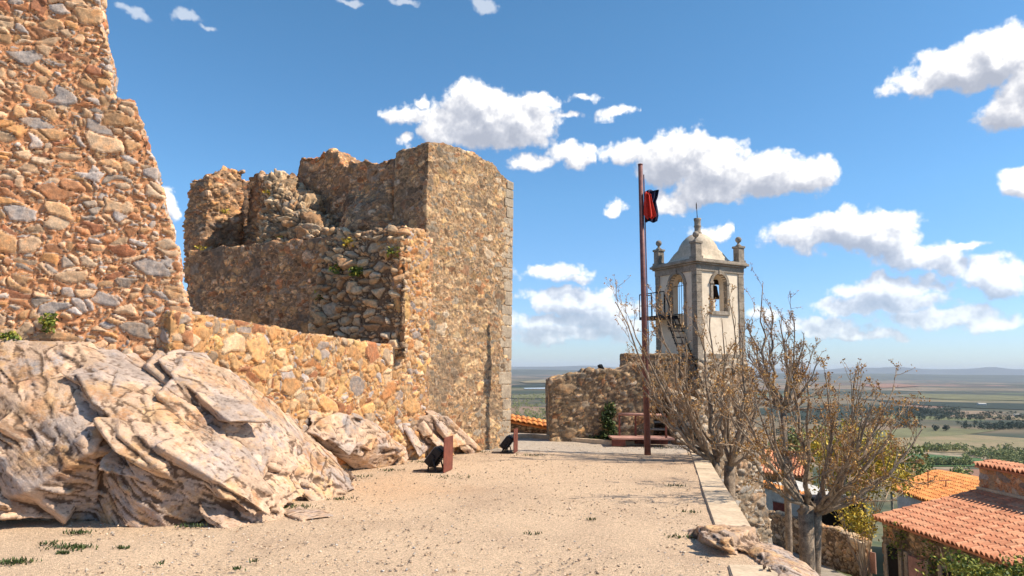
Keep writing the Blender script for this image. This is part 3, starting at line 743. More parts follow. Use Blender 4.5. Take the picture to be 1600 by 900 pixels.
# ------------------------------------------------------------------ terrace
EA, EB = gp(1180, 832), gp(1097, 703)          # outer edge of the coping
IA, IB = gp(1119, 831), gp(1078, 703)          # its inner joint
ed = (EB-EA).normalized()
def edge(Y, off=0.0):                          # point on the outer edge line at depth Y
    return EA + ed*((Y-EA.y)/ed.y) + Vector((off, 0, 0))
far_edge = [gp(1062, 690), gp(1010, 693), gp(960, 694), gp(905, 690), gp(865, 686), gp(830, 683), gp(796, 684)]
YB = 27.0
poly = [(-40, -12), (edge(-12).x, -12), (edge(21.4).x, 21.4), (edge(21.4).x+0.1, YB), (-40, YB)]
# grid of the terrace top, gently uneven
gx = np.arange(-14, 7.2, 0.09); gy = np.arange(2.5, 22.6, 0.09)
GX, GY = np.meshgrid(gx, gy, indexing='ij')
EX = EA.x + (GY-EA.y)*ed.x/ed.y - 0.02
inner = np.minimum(GX, EX)
nz = fbm(np.stack([inner.ravel()*0.6, GY.ravel()*0.6, np.zeros(GX.size)], 1), 4, 2).reshape(GX.shape)
nz2 = fbm(np.stack([inner.ravel()*7, GY.ravel()*7, np.zeros(GX.size)], 1), 3, 6).reshape(GX.shape)
GZ = nz*0.035 + nz2*0.008 - 0.02
nxg, nyg = GX.shape
a_, b_ = np.meshgrid(np.arange(nxg-1), np.arange(nyg-1), indexing='ij')
qd = np.stack([a_*nyg+b_, (a_+1)*nyg+b_, (a_+1)*nyg+b_+1, a_*nyg+b_+1], -1).reshape(-1, 4)
keepq = (GX.ravel()[qd].min(1) < EX.ravel()[qd].max(1)-1e-4)
structure(mesh_obj('gravel_ground', np.stack([inner.ravel(), GY.ravel(), GZ.ravel()], 1), qd[keepq], M_GRAVEL))
V = [Vector((x, y, -0.09)) for x, y in poly]; V2 = [Vector((x, y, ZS-1.5)) for x, y in poly]
n = len(poly)
structure(mesh_obj('terrace_ground', V+V2, [tuple(range(n))]+[(i, i+n, (i+1) % n+n, (i+1) % n) for i in range(n)], M_GRAVEL, smooth=False))
# retaining wall below the coping
rw = edge(7.8); rb = edge(21.3)
o = masonry('retaining_wall', [prism_slab([rw+Vector((0, 0, -0.06)), rb+Vector((0, 0, -0.06)), rb+Vector((0, 0, -6.5)), rw+Vector((0, 0, -6.5))], Vector((-0.4, 0.08, 0)))], 0.07, M_SHAFT, axis=(ed.x, ed.y), depth=0.06, seed=50)
tag(o, 'stone retaining wall dropping below the pale coping at the terrace edge', 'wall')
# coping slabs along the edge
cp = empty('edge_coping', edge(14)); tag(cp, 'pale flat stone coping along the right edge of the gravel terrace', 'coping')
def coping(y0, y1, name='slab'):
    w_ = 0.0
    off0 = Vector((-0.44, 0, 0))
    a, b = edge(y0+0.012), edge(y1-0.012)
    wa = (IA.x-EA.x)*1.0; wb = (IB.x-EB.x)*1.0
    t = lambda y: wa+(wb-wa)*(y-EA.y)/(EB.y-EA.y)
    P = [a, b, b+Vector((t(y1), 0, 0)), a+Vector((t(y0), 0, 0))]
    bm = bmesh.new()
    lo = [bm.verts.new(p+Vector((0, 0, -0.12))) for p in P]; hi = [bm.verts.new(p+Vector((rng.uniform(-.012, .012), 0, 0.012+rng.uniform(-.003, .003)))) for p in P]
    bm.faces.new(lo[::-1]); top = bm.faces.new(hi)
    for i in range(4): bm.faces.new((lo[i], lo[(i+1) % 4], hi[(i+1) % 4], hi[i]))
    bmesh.ops.bevel(bm, geom=list(top.edges), offset=0.012, segments=2, affect='EDGES')
    bm_obj(name, bm, M_KERB, cp)
y = 9.55
while y < 20.9:
    L = min(rng.uniform(2.2, 3.4), 20.9-y); coping(y, y+L); y += L
coping(6.3, 8.15)
# kerb at the far end of the gravel
kb = MB()
for a, b in zip(far_edge[:-1], far_edge[1:]):
    d = (b-a).normalized(); nrm = Vector((-d.y, d.x, 0)); c = (a+b)/2
    kb.box((c.x, c.y, 0.03), ((b-a).length+0.01, 0.16, 0.15), rotz(math.atan2(d.y, d.x)), 0.012)
tag(kb.build('kerb', M_KERB), 'thin pale kerb curving along the far end of the gravel', 'kerb')

# ------------------------------------------------------------------ ruined walls
KR = gp(797, 697); kd = Vector((0.64, 0.77)).normalized()        # the keep's front face runs along kd
def hit(P, d, u):                                                # 2D point where line P+d*t crosses picture column u at eye level
    r_ = ray(u, 577); k = r_.x/r_.y
    t = (k*P[1]-P[0])/(d[0]-k*d[1]); return Vector((P[0]+d[0]*t, P[1]+d[1]*t))
K0 = hit(KR, (-kd.x, -kd.y), 670)
C0 = hit(K0, (-kd.x, -kd.y), 630)
print('KR', KR, 'K0', K0, 'C0', C0)
P285 = Vector((ray(285, 571).x/ray(285, 571).y*11.5, 11.5))
wd2 = (Vector((C0.x, C0.y))-P285).normalized()
W1L = Vector((ray(0, 567).x/ray(0, 567).y*10.5, 10.5)); wd1 = (P285-W1L).normalized()
def wallpts(px, P, d): return [onp(u, v, P, d) for u, v in px]
def down(p, z): q = p.copy(); q.z = z; return q

# tall wall at the left
o1 = [(-170, -120), (120, -120), (150, -60), (152, -10), (157, 14), (158, 40), (166, 58), (172, 86), (171, 128), (176, 152), (206, 154), (213, 168), (212, 178), (222, 190), (224, 212),
      (232, 222), (231, 236), (240, 246), (246, 268), (243, 282), (254, 292), (256, 318), (262, 338), (268, 352), (266, 378), (276, 386), (277, 404), (281, 420), (280, 442), (287, 458), (292, 476), (300, 492)]
pp = wallpts(o1, P285, wd1); pp += [down(pp[-1], -0.3), down(pp[0], -0.3)]
bk = Vector((-wd1.y, wd1.x, 0))*0.95
o = masonry('tall_ruined_wall', [prism_slab(pp, bk)], 0.022, M_W1, axis=(wd1.x, wd1.y), cell=(0.235, 0.20, 0.135), depth=0.042, seed=1,
            warp=0.55, tilt=0.8, rough_amp=0.05, split=0.35, gap=(0.05, 0.17), tiltdeg=11)
tag(o, 'tall ragged ruined wall of rubble stone and orange mortar at the left', 'wall')
# low wall joining it to the keep
o2 = [(268, 486), (300, 488), (345, 497), (400, 507), (450, 516), (500, 524), (560, 533), (610, 540), (648, 547)]
Ps = P285 + Vector((wd2.y, -wd2.x))*0.0
pp = wallpts(o2, Ps, wd2); pp += [down(pp[-1], -0.3), down(pp[0], -0.3)]
bk2 = Vector((-wd2.y, wd2.x, 0))*0.7
o = masonry('low_stone_wall', [prism_slab(pp, bk2)], 0.025, M_W2, axis=(wd2.x, wd2.y), cell=(0.24, 0.2, 0.21), depth=0.05, seed=2,
            warp=0.45, tilt=0.7, rough_amp=0.03, split=0.35, gap=(0.015, 0.12))
tag(o, 'low ochre stone wall running from the tall wall to the keep', 'wall')

# the keep
keep = empty('ruined_keep', (K0.x, K0.y, 0)); tag(keep, 'square ruined stone keep with crumbled top behind the low wall', 'castle ruin')
kperp = Vector((-kd.y, kd.x))                                    # away to the left and back
of = [(669, 224), (690, 221), (706, 226), (724, 235), (742, 241), (760, 252), (775, 257), (786, 272), (794, 281), (803, 285)]
pp = wallpts(of, K0, kd); K1 = wallpts([(803, 285)], K0, kd)[0]
pb = wallpts([(797, 700)], K0, kd)[0]
pp[-1] = Vector((pb.x, pb.y, pp[-1].z)); pp += [down(pp[-1], -0.3), down(pp[0], -0.3)]
front = prism_slab(pp, Vector((kperp.x, kperp.y, 0))*1.3)
osd = [(669, 224), (655, 228), (640, 236), (615, 243), (598, 246), (586, 259), (574, 250), (548, 252), (541, 262), (531, 257), (528, 241), (515, 236), (497, 238), (483, 243), (468, 243), (462, 268), (452, 284)]
ps = wallpts(osd, K0, kperp); ps += [down(ps[-1], 4.6), down(ps[0], 4.6)]
side = prism_slab(ps, Vector((kd.x, kd.y, 0))*1.1)
# projecting lumps where the side wall has broken
lump = hull([onp(u, v, K0+Vector((-kd.x, -kd.y))*q, kperp) for (u, v, q) in [(545, 300, 0.1), (610, 290, 0.1), (530, 360, 0.6), (590, 365, 0.6), (560, 285, 0.0), (620, 365, .2), (545, 360, 0.9), (575, 350, .8)]] +
            [onp(u, v, K0+Vector((kd.x, kd.y))*0.5, kperp) for (u, v) in [(545, 290), (610, 290), (530, 370), (620, 370)]])
masonry('tower_wall', [front], 0.034, M_KEEP, keep, axis=(kd.x, kd.y), cell=(0.21, 0.2, 0.14), depth=0.028, big_p=.07, seed=3, warp=0.45, tilt=0.5,
        rough_amp=0.05, split=0.5, gap=(0.02, 0.12), top_ragged=0.12)
masonry('side_wall', [side, lump], 0.040, M_KLIFT, keep, axis=(kperp.x, kperp.y), cell=(0.28, 0.24, 0.17), depth=0.045, seed=4, warp=0.5, tilt=0.8,
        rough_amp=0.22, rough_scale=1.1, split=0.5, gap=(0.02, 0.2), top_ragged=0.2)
# lower platform in front of it
pd = Vector((-0.87, 0.49)).normalized()
L0 = hit(C0, pd, 283)
zt = onp(632, 356, C0, pd).z
def V3(p, z): return Vector((p[0], p[1], z))
back1 = Vector((L0.x+2.2, L0.y+3.2)); back2 = Vector((K0.x-0.6, K0.y+3.5))
fp = [C0, L0, back1, back2, K0]
plat = ([V3(p, -0.2) for p in fp]+[V3(p, z) for p, z in zip(fp, (zt, onp(284, 393, C0, pd).z, zt+.2, zt+.2, zt-0.05))], [tuple(range(5))[::-1], tuple(range(5, 10))]+[(i, (i+1) % 5, (i+1) % 5+5, i+5) for i in range(5)])
masonry('lower_wall', [plat], 0.040, M_KLIFT, keep, axis=(pd.x, pd.y), cell=(0.26, 0.24, 0.16), depth=0.04, seed=6, warp=0.4, tilt=0.5,
        rough_amp=0.05, split=0.4, top_ragged=0.12, gap=(.02,.14))
# lit return face between the rubble and the keep, a little proud of the platform
fr = Vector((kperp.x, kperp.y))*-0.05
rf = wallpts([(626, 372), (634, 362), (642, 366), (650, 358), (662, 362), (672, 372)], C0+fr, kd)
rf += [down(rf[-1], -0.2), down(rf[0], -0.2)]
masonry('buttress', [prism_slab(rf, Vector((kperp.x, kperp.y, 0))*0.9)], 0.034, M_W2, keep, axis=(kd.x, kd.y), cell=(0.22, 0.2, 0.16), depth=0.055, seed=12, warp=0.35, rough_amp=0.05, split=0.3, top_ragged=0.15, gap=(.02,.13))
# fallen facing: loose rubble
pn = Vector((pd.y, -pd.x)) if pd.y*0-pd.x*-1 < 0 else Vector((-pd.y, pd.x))
if pn.y > 0: pn = -pn
def rp(u, v, q): return onp(u, v, C0+pn*q, pd)
rub = hull([rp(512, 362, -.1), (rp(560, 375, .05)), rp(620, 356, -.05), rp(634, 360, .1), rp(500, 420, .22), rp(560, 430, .42), rp(632, 430, .22), rp(490, 545, .35), rp(560, 560, .6), rp(634, 560, .32), rp(484, 560, .2)] +
           [rp(u, v, -.8) for u, v in [(505, 365), (625, 360), (490, 560), (628, 560)]])
masonry('rubble_face', [rub], 0.03, M_RUB, keep, axis=(pd.x, pd.y), cell=(0.30, 0.28, 0.19), depth=0.15, seed=7, warp=0.3, tilt=0.9, rough_amp=0.12, split=0.35, gap=(0.0, 0.30), top_ragged=0.15)
# turret stub at the left
T = Vector((ray(306, 570).x/ray(306, 570).y*21.4, 21.4)); t1 = hit(T, kd, 362); t2 = hit(T, pd, 276)
tb = t1+(t2-T)
ztr = [at(306, 270, T.y).z, at(366, 266, t1.y).z, at(340, 266, tb.y).z, at(278, 281, t2.y).z]
ft = [T, t1, tb, t2]
tur = ([V3(p, 4.8) for p in ft]+[V3(p, z) for p, z in zip(ft, ztr)], [(3, 2, 1, 0), (4, 5, 6, 7)]+[(i, (i+1) % 4, (i+1) % 4+4, i+4) for i in range(4)])
masonry('turret_stub', [tur], 0.042, M_KLIFT, keep, axis=(kd.x, kd.y), cell=(0.26, 0.24, 0.15), depth=0.07, seed=8, warp=0.5, tilt=0.8, rough_amp=0.25, rough_scale=1.3, split=0.5, top_ragged=0.25)
# broken cross wall with its rubble slope
Mx = Vector((ray(437, 572).x/ray(437, 572).y*21.6, 21.6))
mw = wallpts([(386, 278), (396, 268), (410, 268), (430, 269), (440, 272)], Mx, pd); mw += [down(mw[-1], 4.8), down(mw[0], 4.8)]
bkm = -pn*1.0
cave = hull([at(u, v, y) for (u, v, y) in [(405, 274, 21.4), (440, 270, 22.2), (470, 283, 22.6), (405, 392, 20.7), (432, 392, 20.4), (436, 330, 20.9), (425, 300, 21.2), (440, 392, 23), (480, 330, 22.5)]])
slope = hull([at(u, v, y) for (u, v, y) in [(415, 274, 20.9), (440, 271, 21.3), (466, 287, 21.2), (408, 388, 19.8), (452, 388, 19.3), (515, 364, 18.9), (502, 328, 20.0), (478, 374, 19.0), (482, 302, 20.8), (534, 368, 19.6), (420, 300, 23), (505, 335, 22.5)]])
masonry('rubble_slope', [slope], 0.036, M_RUB, keep, axis=(pd.x, pd.y), cell=(0.34, 0.3, 0.15), depth=0.14, seed=19, warp=0.4, tilt=0.9, rough_amp=0.35, rough_scale=1.5, split=0.35, gap=(0.0, 0.28), top_ragged=0.15)
masonry('broken_cross_wall', [prism_slab(mw, Vector((bkm.x, bkm.y, 0))), cave], 0.042, M_KLIFT, keep, axis=(pd.x, pd.y), cell=(0.30, 0.26, 0.14), depth=0.10, seed=9, warp=0.5, tilt=0.9,
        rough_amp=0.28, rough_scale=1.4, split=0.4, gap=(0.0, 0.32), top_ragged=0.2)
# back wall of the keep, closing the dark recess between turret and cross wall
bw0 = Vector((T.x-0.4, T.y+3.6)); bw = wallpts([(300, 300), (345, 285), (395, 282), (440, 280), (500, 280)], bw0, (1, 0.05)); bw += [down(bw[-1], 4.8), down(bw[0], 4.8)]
masonry('back_wall', [prism_slab(bw, Vector((0, 0.8, 0)))], 0.07, M_KLIFT, keep, axis=(1, 0), depth=0.06, seed=10, rough_amp=0.2, top_ragged=0.2)
# granite quoins on the right corner of the keep
q = MB(); z = 0.02; k = 0; ztop = pp[0].z
zq = onp(803, 285, K0, kd).z
cx = Vector((pb.x, pb.y))
while z < zq-0.1:
    h = rng.uniform(0.26, 0.44); L = rng.choice((0.34, 0.42, 0.50, 0.36))+rng.uniform(-.05, .07)
    h = min(h, zq-z)
    c = cx - kd*(L/2-0.015) + kperp*(0.28-0.018+rng.uniform(0, .012))
    q.box((c.x, c.y, z+h/2), (L, 0.56, h-0.012), rotz(math.atan2(kd.y, kd.x)+rng.uniform(-.01,.01)), 0.028)
    z += h; k += 1
q.build('quoin_stones', M_QUOIN, keep)

# low wall with a tiled coping behind the kerb
lw = empty('tile_capped_wall', gp(830, 690)); tag(lw, 'low rubble wall with orange tile coping between the keep and the far wall', 'wall')
a, b = at(790, 655, 25.6), at(866, 669, 25.0)
a0 = down(a, -0.2); b0 = down(b, -0.2)
masonry('rubble', [prism_slab([a, b, b0, a0], Vector((0, 0.5, 0)))], 0.045, M_RUB, lw, axis=(1, 0), cell=(0.2, 0.2, 0.16), depth=0.09, seed=14, gap=(0.0, 0.35))
PENDING_TILES = (a.copy(), b.copy(), lw)

# ------------------------------------------------------------------ rock outcrops
def G(u, v): return gp(u, v, -0.15)
def on1(u, v, q=0.0): return onp(u, v, P285+Vector((wd1.y, -wd1.x))*q, wd1)
def on2(u, v, q=0.0): return onp(u, v, P285+Vector((wd2.y, -wd2.x))*q, wd2)
def on1b(u, v): return on1(u, v, -0.6)
def on2b(u, v): return on2(u, v, -0.5)
A1 = hull([G(-150, 815), G(0, 819), G(70, 822), (on1(-150, 528, .1)), on1(0, 531, .15), on1(70, 533, .2), on1(125, 533, .15), on1(180, 560, .15),
           at(-100, 640, 9.9), at(0, 640, 9.85), at(60, 620, 10.0), at(120, 640, 9.9), at(40, 770, 9.4), G(150, 826), at(150, 700, 9.6), down(on1b(-150, 530), 0), down(on1b(180, 560), 0), at(200, 600, 10.6)])
A2 = hull([G(110, 822), G(200, 836), G(265, 836), G(315, 812), G(350, 806), on1(120, 535, .2), on1(180, 558, .2), at(235, 585, 10.9), at(300, 625, 11.0), at(335, 660, 10.9), at(385, 720, 10.6), at(425, 770, 10.3), G(440, 800),
           at(230, 690, 9.65), at(290, 700, 9.9), at(160, 640, 9.95), G(240, 720), down(at(180, 560, 11.4), 0), down(at(300, 560, 11.4), 0)])
A3 = hull([on2(262, 566, .1), on2(285, 556, .3), on2(318, 562, .35), on2(345, 572, .45), at(400, 610, 12.2), at(430, 628, 12.5), at(470, 665, 13.1), at(520, 712, 13.2), at(556, 764, 12.7), G(556, 768),
           G(500, 790), G(430, 802), G(345, 800), at(300, 690, 10.3), at(345, 700, 10.6), at(420, 715, 11.1), at(250, 590, 10.9), down(at(285, 556, 12.2), 0), down(at(430, 628, 13.5), 0), G(520, 735)])
A4 = hull([G(-60, 820), G(25, 817), G(34, 812), at(0, 786, 9.2), at(12, 790, 9.15), at(-60, 780, 9.2), G(-60, 790), G(10, 800)])
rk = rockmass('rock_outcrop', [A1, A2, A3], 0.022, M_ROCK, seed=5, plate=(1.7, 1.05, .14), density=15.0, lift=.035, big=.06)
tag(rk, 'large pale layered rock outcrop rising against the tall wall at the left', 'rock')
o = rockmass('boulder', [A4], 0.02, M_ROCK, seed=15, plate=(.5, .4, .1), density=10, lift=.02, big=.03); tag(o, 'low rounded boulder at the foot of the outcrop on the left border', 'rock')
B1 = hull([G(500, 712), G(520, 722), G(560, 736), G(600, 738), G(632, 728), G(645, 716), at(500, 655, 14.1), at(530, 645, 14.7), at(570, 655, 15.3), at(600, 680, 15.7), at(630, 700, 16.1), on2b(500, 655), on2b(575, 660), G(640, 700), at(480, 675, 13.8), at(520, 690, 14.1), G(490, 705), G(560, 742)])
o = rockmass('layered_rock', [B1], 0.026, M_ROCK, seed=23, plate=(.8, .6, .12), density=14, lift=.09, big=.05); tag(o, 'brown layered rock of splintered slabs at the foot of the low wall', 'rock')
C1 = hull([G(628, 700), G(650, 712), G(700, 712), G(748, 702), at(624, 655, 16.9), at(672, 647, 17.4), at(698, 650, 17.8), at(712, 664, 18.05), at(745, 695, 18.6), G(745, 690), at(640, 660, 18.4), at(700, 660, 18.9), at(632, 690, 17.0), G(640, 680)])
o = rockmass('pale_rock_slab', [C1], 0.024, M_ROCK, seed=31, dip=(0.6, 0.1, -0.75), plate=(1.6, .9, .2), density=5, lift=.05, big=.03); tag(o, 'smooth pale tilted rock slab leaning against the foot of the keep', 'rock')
dn = Vector((0, 0, 0.0))
D1 = hull([dn+q for q in [G(1058, 832), G(1066, 846), G(1090, 858), G(1130, 864), G(1186, 864), at(1100, 822, 9.3), at(1140, 820, 9.5), at(1180, 824, 9.4), at(1130, 845, 8.5)]+[G(1150, 826), edge(9.6)+Vector((.1, 0, -1))]])
D2 = hull([edge(9.5)+Vector((-.35, 0, .03)), edge(8.6)+Vector((-.05, 0, .07)), edge(7.6)+Vector((.08, 0, .04)), edge(6.4)+Vector((.07, 0, 0)), edge(9.4)+Vector((.30, 0, -.10)), edge(8.4)+Vector((.50, 0, -.14)), edge(7.2)+Vector((.50, 0, -.22)), edge(6.2)+Vector((.40, 0, -.28)),
            edge(9.5)+Vector((.7, 0, -2)), edge(6.2)+Vector((.7, 0, -2)), edge(6.2)+Vector((.06, 0, -2)), edge(9.5)+Vector((-.1, 0, -2))])
o = rockmass('edge_rock', [D1, D2], 0.016, M_ROCK, seed=44, dip=(0.75, -0.4, -0.3), strike=(0.3, 0.9, 0.1), plate=(.55, .34, .05), density=40, lift=.02, big=.03); tag(o, 'low reddish rock breaking through the coping at the terrace edge', 'rock')
o = rockmass('flat_rock', [hull([G(425, 802), G(465, 818), G(535, 808), G(515, 793), gp(440, 802, .0), gp(470, 812, .0), gp(520, 806, .0), gp(500, 796, .03), gp(455, 797, .02)])], 0.02, M_ROCK, seed=47, plate=(.5, .4, .05), density=8, lift=.01, big=.02); tag(o, 'thin flat pale rock flush with the gravel beside the outcrop', 'rock')

# ------------------------------------------------------------------ loose gravel stones and weeds
rg = np.random.default_rng(3)
def pebbles(name, pts, smin, smax, mat, seed):
    ico = bmesh.new(); bmesh.ops.create_icosphere(ico, subdivisions=1, radius=1)
    bv = np.array([v.co[:] for v in ico.verts]); bf = np.array([[v.index for v in f.verts] for f in ico.faces]); ico.free()
    r_ = np.random.default_rng(seed); n = len(pts)
    s = smin*(smax/smin)**(r_.random(n)**2.2)
    V = bv[None]*(1+0.35*r_.normal(size=(n, len(bv), 1)))*np.stack([s, s*(.6+.4*r_.random(n)), s*(.35+.3*r_.random(n))], 1)[:, None]
    an = r_.random(n)*6.28; c, s_ = np.cos(an), np.sin(an)
    V = np.stack([V[..., 0]*c[:, None]-V[..., 1]*s_[:, None], V[..., 0]*s_[:, None]+V[..., 1]*c[:, None], V[..., 2]], -1)+pts[:, None]
    F = (bf[None]+np.arange(n)[:, None, None]*len(bv)).reshape(-1, 3)
    o = mesh_obj(name, V.reshape(-1, 3), F, mat, smooth=False); t_ = np.repeat(r_.random(n), len(bv)); set_attr(o, 'st', np.stack([t_, t_, t_*0+1], 1)); return o
M_PEB = stone_mat('pebbles', [(0.0, (.42,.32,.23)), (.3, (.54,.42,.30)), (.55, (.34,.27,.21)), (.75, (.62,.50,.38)), (.9, (.44,.40,.36))], (.4,.3,.2), stain_amt=0)
N = 14000
py = 5.2*np.exp(rg.random(N)**0.8*math.log(21/5.2)); pxx = (rg.random(N)*1.3-0.78)*py*0.8
ok = (pxx < (EA.x+(py-EA.y)*ed.x/ed.y)-0.65) & (pxx > -9)
tag(pebbles('gravel', np.stack([pxx, py, np.full(N, -0.008)], 1)[ok], 0.006, 0.022, M_PEB, 4), 'loose pale gravel scattered over the terrace', 'gravel', kind='stuff')
wp = []
for (u, v, n_, sp_) in [(110, 856, 130, .13), (22, 879, 110, .10), (75, 850, 30, .08), (190, 857, 26, .05), (370, 890, 16, .04), (98, 865, 40, .04), (250, 882, 10, .04), (395, 878, 8, .03), (500, 770, 50, .1), (440, 793, 60, .07), (560, 745, 60, .2), (610, 735, 60, .15), (120, 833, 60, .1),
                         (925, 812, 20, .05), (835, 835, 16, .05), (640, 700, 60, .12), (300, 822, 40, .12), (360, 805, 40, .1), (470, 792, 40, .12), (530, 780, 40, .1), (655, 722, 40, .2), (745, 706, 50, .2), (1055, 760, 30, .12), (1078, 800, 30, .1), (1065, 840, 30, .1), (835, 712, 60, .25), (700, 745, 50, .3), (1045, 700, 90, .5), (30, 520, 0, .1)]:
    c = gp(u, v)
    for _ in range(n_): wp.append((c.x+random.gauss(0, sp_), c.y+random.gauss(0, sp_*0.5), 0.0))
wp = np.array(wp); bl = []
for p in wp:
    for k in range(3):
        a = random.random()*6.28; L = random.uniform(.015, .045); d = Vector((math.cos(a)*.6, math.sin(a)*.6, random.uniform(.5, 1.2)))*L; s = Vector((-math.sin(a), math.cos(a), 0))*L*0.22
        q0 = Vector(p); bl += [q0-s, q0+s, q0+d+s*.3, q0+d-s*.3]
o = mesh_obj('weeds', np.array([tuple(v) for v in bl]), np.arange(len(bl)).reshape(-1, 4), M_IVY, smooth=False)
cc = np.repeat(rg.random(len(bl)//4), 4); set_attr(o, 'st', np.stack([cc]*3, 1)); tag(o, 'small green weeds growing in patches on the gravel', 'weeds', kind='stuff')
def leafset(name, pts_r, mat, seed, size, parent=None):
    r_ = np.random.default_rng(seed); P = []
    for (c, rr, n_) in pts_r:
        P.append(np.array(c)+np.clip(r_.normal(size=(n_, 3)), -1.7, 1.7)*np.array(rr))
    P = np.concatenate(P); V, F = leaf_cloud(P, size, r_)
    o = mesh_obj(name, V, F, mat, parent, smooth=False); c = np.repeat(r_.random(len(P)), 4); set_attr(o, 'st', np.stack([c]*3, 1)); return o
for (fn, u, v, rr, n_, m_, tx, nm) in [
    (on1, 76, 504, (.06, .05, .08), 160, M_GBUSH, 'small green plant rooted in the tall wall above the outcrop', 'wall_plant'),
    (on1, 12, 528, (.10, .06, .05), 200, M_GBUSH, 'low green plant where the tall wall meets the rock at the left border', 'wall_plant'),
    (on2, 268, 572, (.14, .08, .05), 160, M_IVY, 'dark grassy plant in the cleft between outcrop and wall', 'wall_plant')]:
    o = leafset(nm, [(fn(u, v, .1), rr, n_)], m_, n_+int(u), 0.035); tag(o, tx, 'plant')
for (u, v, q_, n_, m_, tx) in [(556, 424, .5, 150, M_GBUSH, 'bright green plant in the middle of the rubble face'), (525, 420, .4, 60, M_GBUSH, 'small green plant high at the left side of the rubble face'),
                           (617, 393, .3, 60, M_GBUSH, 'small green plant at the upper right of the rubble face'), (502, 460, .3, 40, M_GBUSH, 'small plant low at the left side of the rubble face'), (546, 378, .1, 70, M_YBUSH, 'yellow flowering plant on top of the rubble face')]:
    o = leafset('rubble_plant', [(rp(u, v, q_), (.10, .06, .07), n_)], m_, int(u), 0.05); tag(o, tx, 'plant')
for (u, v, y_, tx) in [(418, 300, 20.9, 'yellow lichen tuft high on the broken cross wall'), (457, 298, 21.6, 'yellow tuft near the top of the rubble slope of the keep'), (352, 330, 21.2, 'yellow tuft beside the dark recess of the keep'),
                   (315, 387, 20.4, 'yellow green tuft on the ledge below the turret stub'), (438, 370, 20.1, 'green tuft at the mouth of the small dark hollow')]:
    o = leafset('ledge_plant', [(at(u, v, y_-.5), (.08, .06, .035), 34)], M_YBUSH, int(u), 0.04); tag(o, tx, 'plant')

# ------------------------------------------------------------------ far wall block, landing and steps
FP = gp(859, 689); FP2 = Vector((FP.x, FP.y)); fd = Vector((1.0, 0.02)).normalized()
def hitv(P, d, u, v):
    q = onp(u, v, Vector((P[0], P[1], 0)), d); return q
of = [(859, 593), (886, 588), (888, 585), (912, 583), (914, 579), (950, 578), (971, 579), (980, 573), (996, 569), (1012, 571), (1021, 574)]
pp = wallpts(of, FP, fd); pp += [down(pp[-1], -0.2), down(pp[0], -0.2)]
upb = wallpts([(979, 551), (1000, 553), (1060, 552)], FP+Vector((0, 2.35, 0)), fd); upb += [down(upb[-1], 0), down(upb[0], 0)]
ub = masonry('upper_stone_block', [prism_slab(upb, Vector((0, 1.5, 0)))], 0.045, M_FAR, axis=(fd.x, fd.y), cell=(0.22, 0.2, 0.15), depth=0.03, seed=17, warp=0.45, rough_amp=0.02, split=0.5)
tag(ub, 'square topped stone block rising behind the far rubble wall, left of the bell tower', 'wall')
fw = masonry('far_stone_wall', [prism_slab(pp, Vector((0, 2.2, 0)))], 0.045, M_FAR, axis=(fd.x, fd.y), cell=(0.22, 0.2, 0.15), depth=0.035, seed=16, warp=0.45,
             rough_amp=0.07, split=0.5, top_ragged=0.12)
tag(fw, 'brown rubble wall with stepped top beside the bell tower, behind the flagpole', 'wall')
ivc = [(onp(u, v, FP+Vector((0, -0.08, 0)), fd), (.10, .07, .13), 110) for u, v in [(948, 685), (955, 670), (946, 655), (953, 640), (940, 688), (930, 692), (962, 690), (950, 662)]]
o = leafset('creeper', ivc, M_IVY, 5, 0.06); tag(o, 'dark creeper climbing the far rubble wall left of the red landing', 'climbing plant')
# red landing with its railing and a flight of steps behind
ld_ = empty('access_landing', gp(955, 697)); tag(ld_, 'red steel landing with railing in front of the steps to the bell tower', 'landing')
l0, l1 = gp(956, 697), gp(1041, 692)
Yl = l0.y
mb = MB(); mb.box(((l0.x+l1.x)/2, Yl+0.35, 0.22), (l1.x-l0.x, 0.8, 0.05), None, 0.006)
mb.build('deck', M_PINK, ld_)
mb = MB(); mb.box((l0.x+0.2, Yl+0.02, 0.10), (0.40, 0.07, 0.20), None, 0.006); mb.build('front_panel', M_RUST, ld_)
mb = MB(); mb.box(((l0.x+l1.x)/2+0.2, Yl+0.66, 0.09), (l1.x-l0.x-0.5, 0.06, 0.18)); mb.build('base_beam', M_RUST, ld_)
xr = [at(968, 650, Yl+0.6).x, at(993, 650, Yl+0.6).x, at(1041, 650, Yl+0.05).x]
zr = at(1000, 648, Yl+0.5).z
yr = [Yl+0.62, Yl+0.62, Yl+0.1]
for x_, y_ in zip(xr, yr): MB().box((x_, y_, (zr+0.24)/2), (0.05, 0.05, zr-0.24)).build('post', M_RUST, ld_)
mb = MB(); mb.tube([(xr[0]-.03, yr[0], zr), (xr[1], yr[1], zr), (xr[2]+.05, yr[2]+0.3, zr)], 0.045, 8); mb.build('handrail', M_PINK, ld_, True)
st = empty('steps', gp(1018, 692)); tag(st, 'dark flight of steps rising from the landing towards the bell tower door', 'steps')
sx0, sx1 = at(1019, 665, 21.2).x, at(1047, 665, 21.2).x
for k in range(7):
    zk = 0.40+0.20*k; yk = FP.y+0.05+0.28*k
    MB().box(((sx0+sx1)/2+0.02*k, yk, zk), (sx1-sx0, 0.32, 0.05), None, 0.005).build('tread', M_FAR if False else M_GRANITE, st)
sr = MB()
sr.tube([at(1017, 645, FP.y-0.1), at(1025, 614, FP.y+0.9), at(1025.5, 645, FP.y+0.9)], 0.03, 6)
sr.build('handrail', M_DARKM, st, True)
sr = MB(); sr.tube([at(1040, 645, FP.y-0.1), at(1046, 614, FP.y+1.0), at(1049, 645, FP.y+1.0)], 0.03, 6); sr.build('handrail', M_DARKM, st, True)

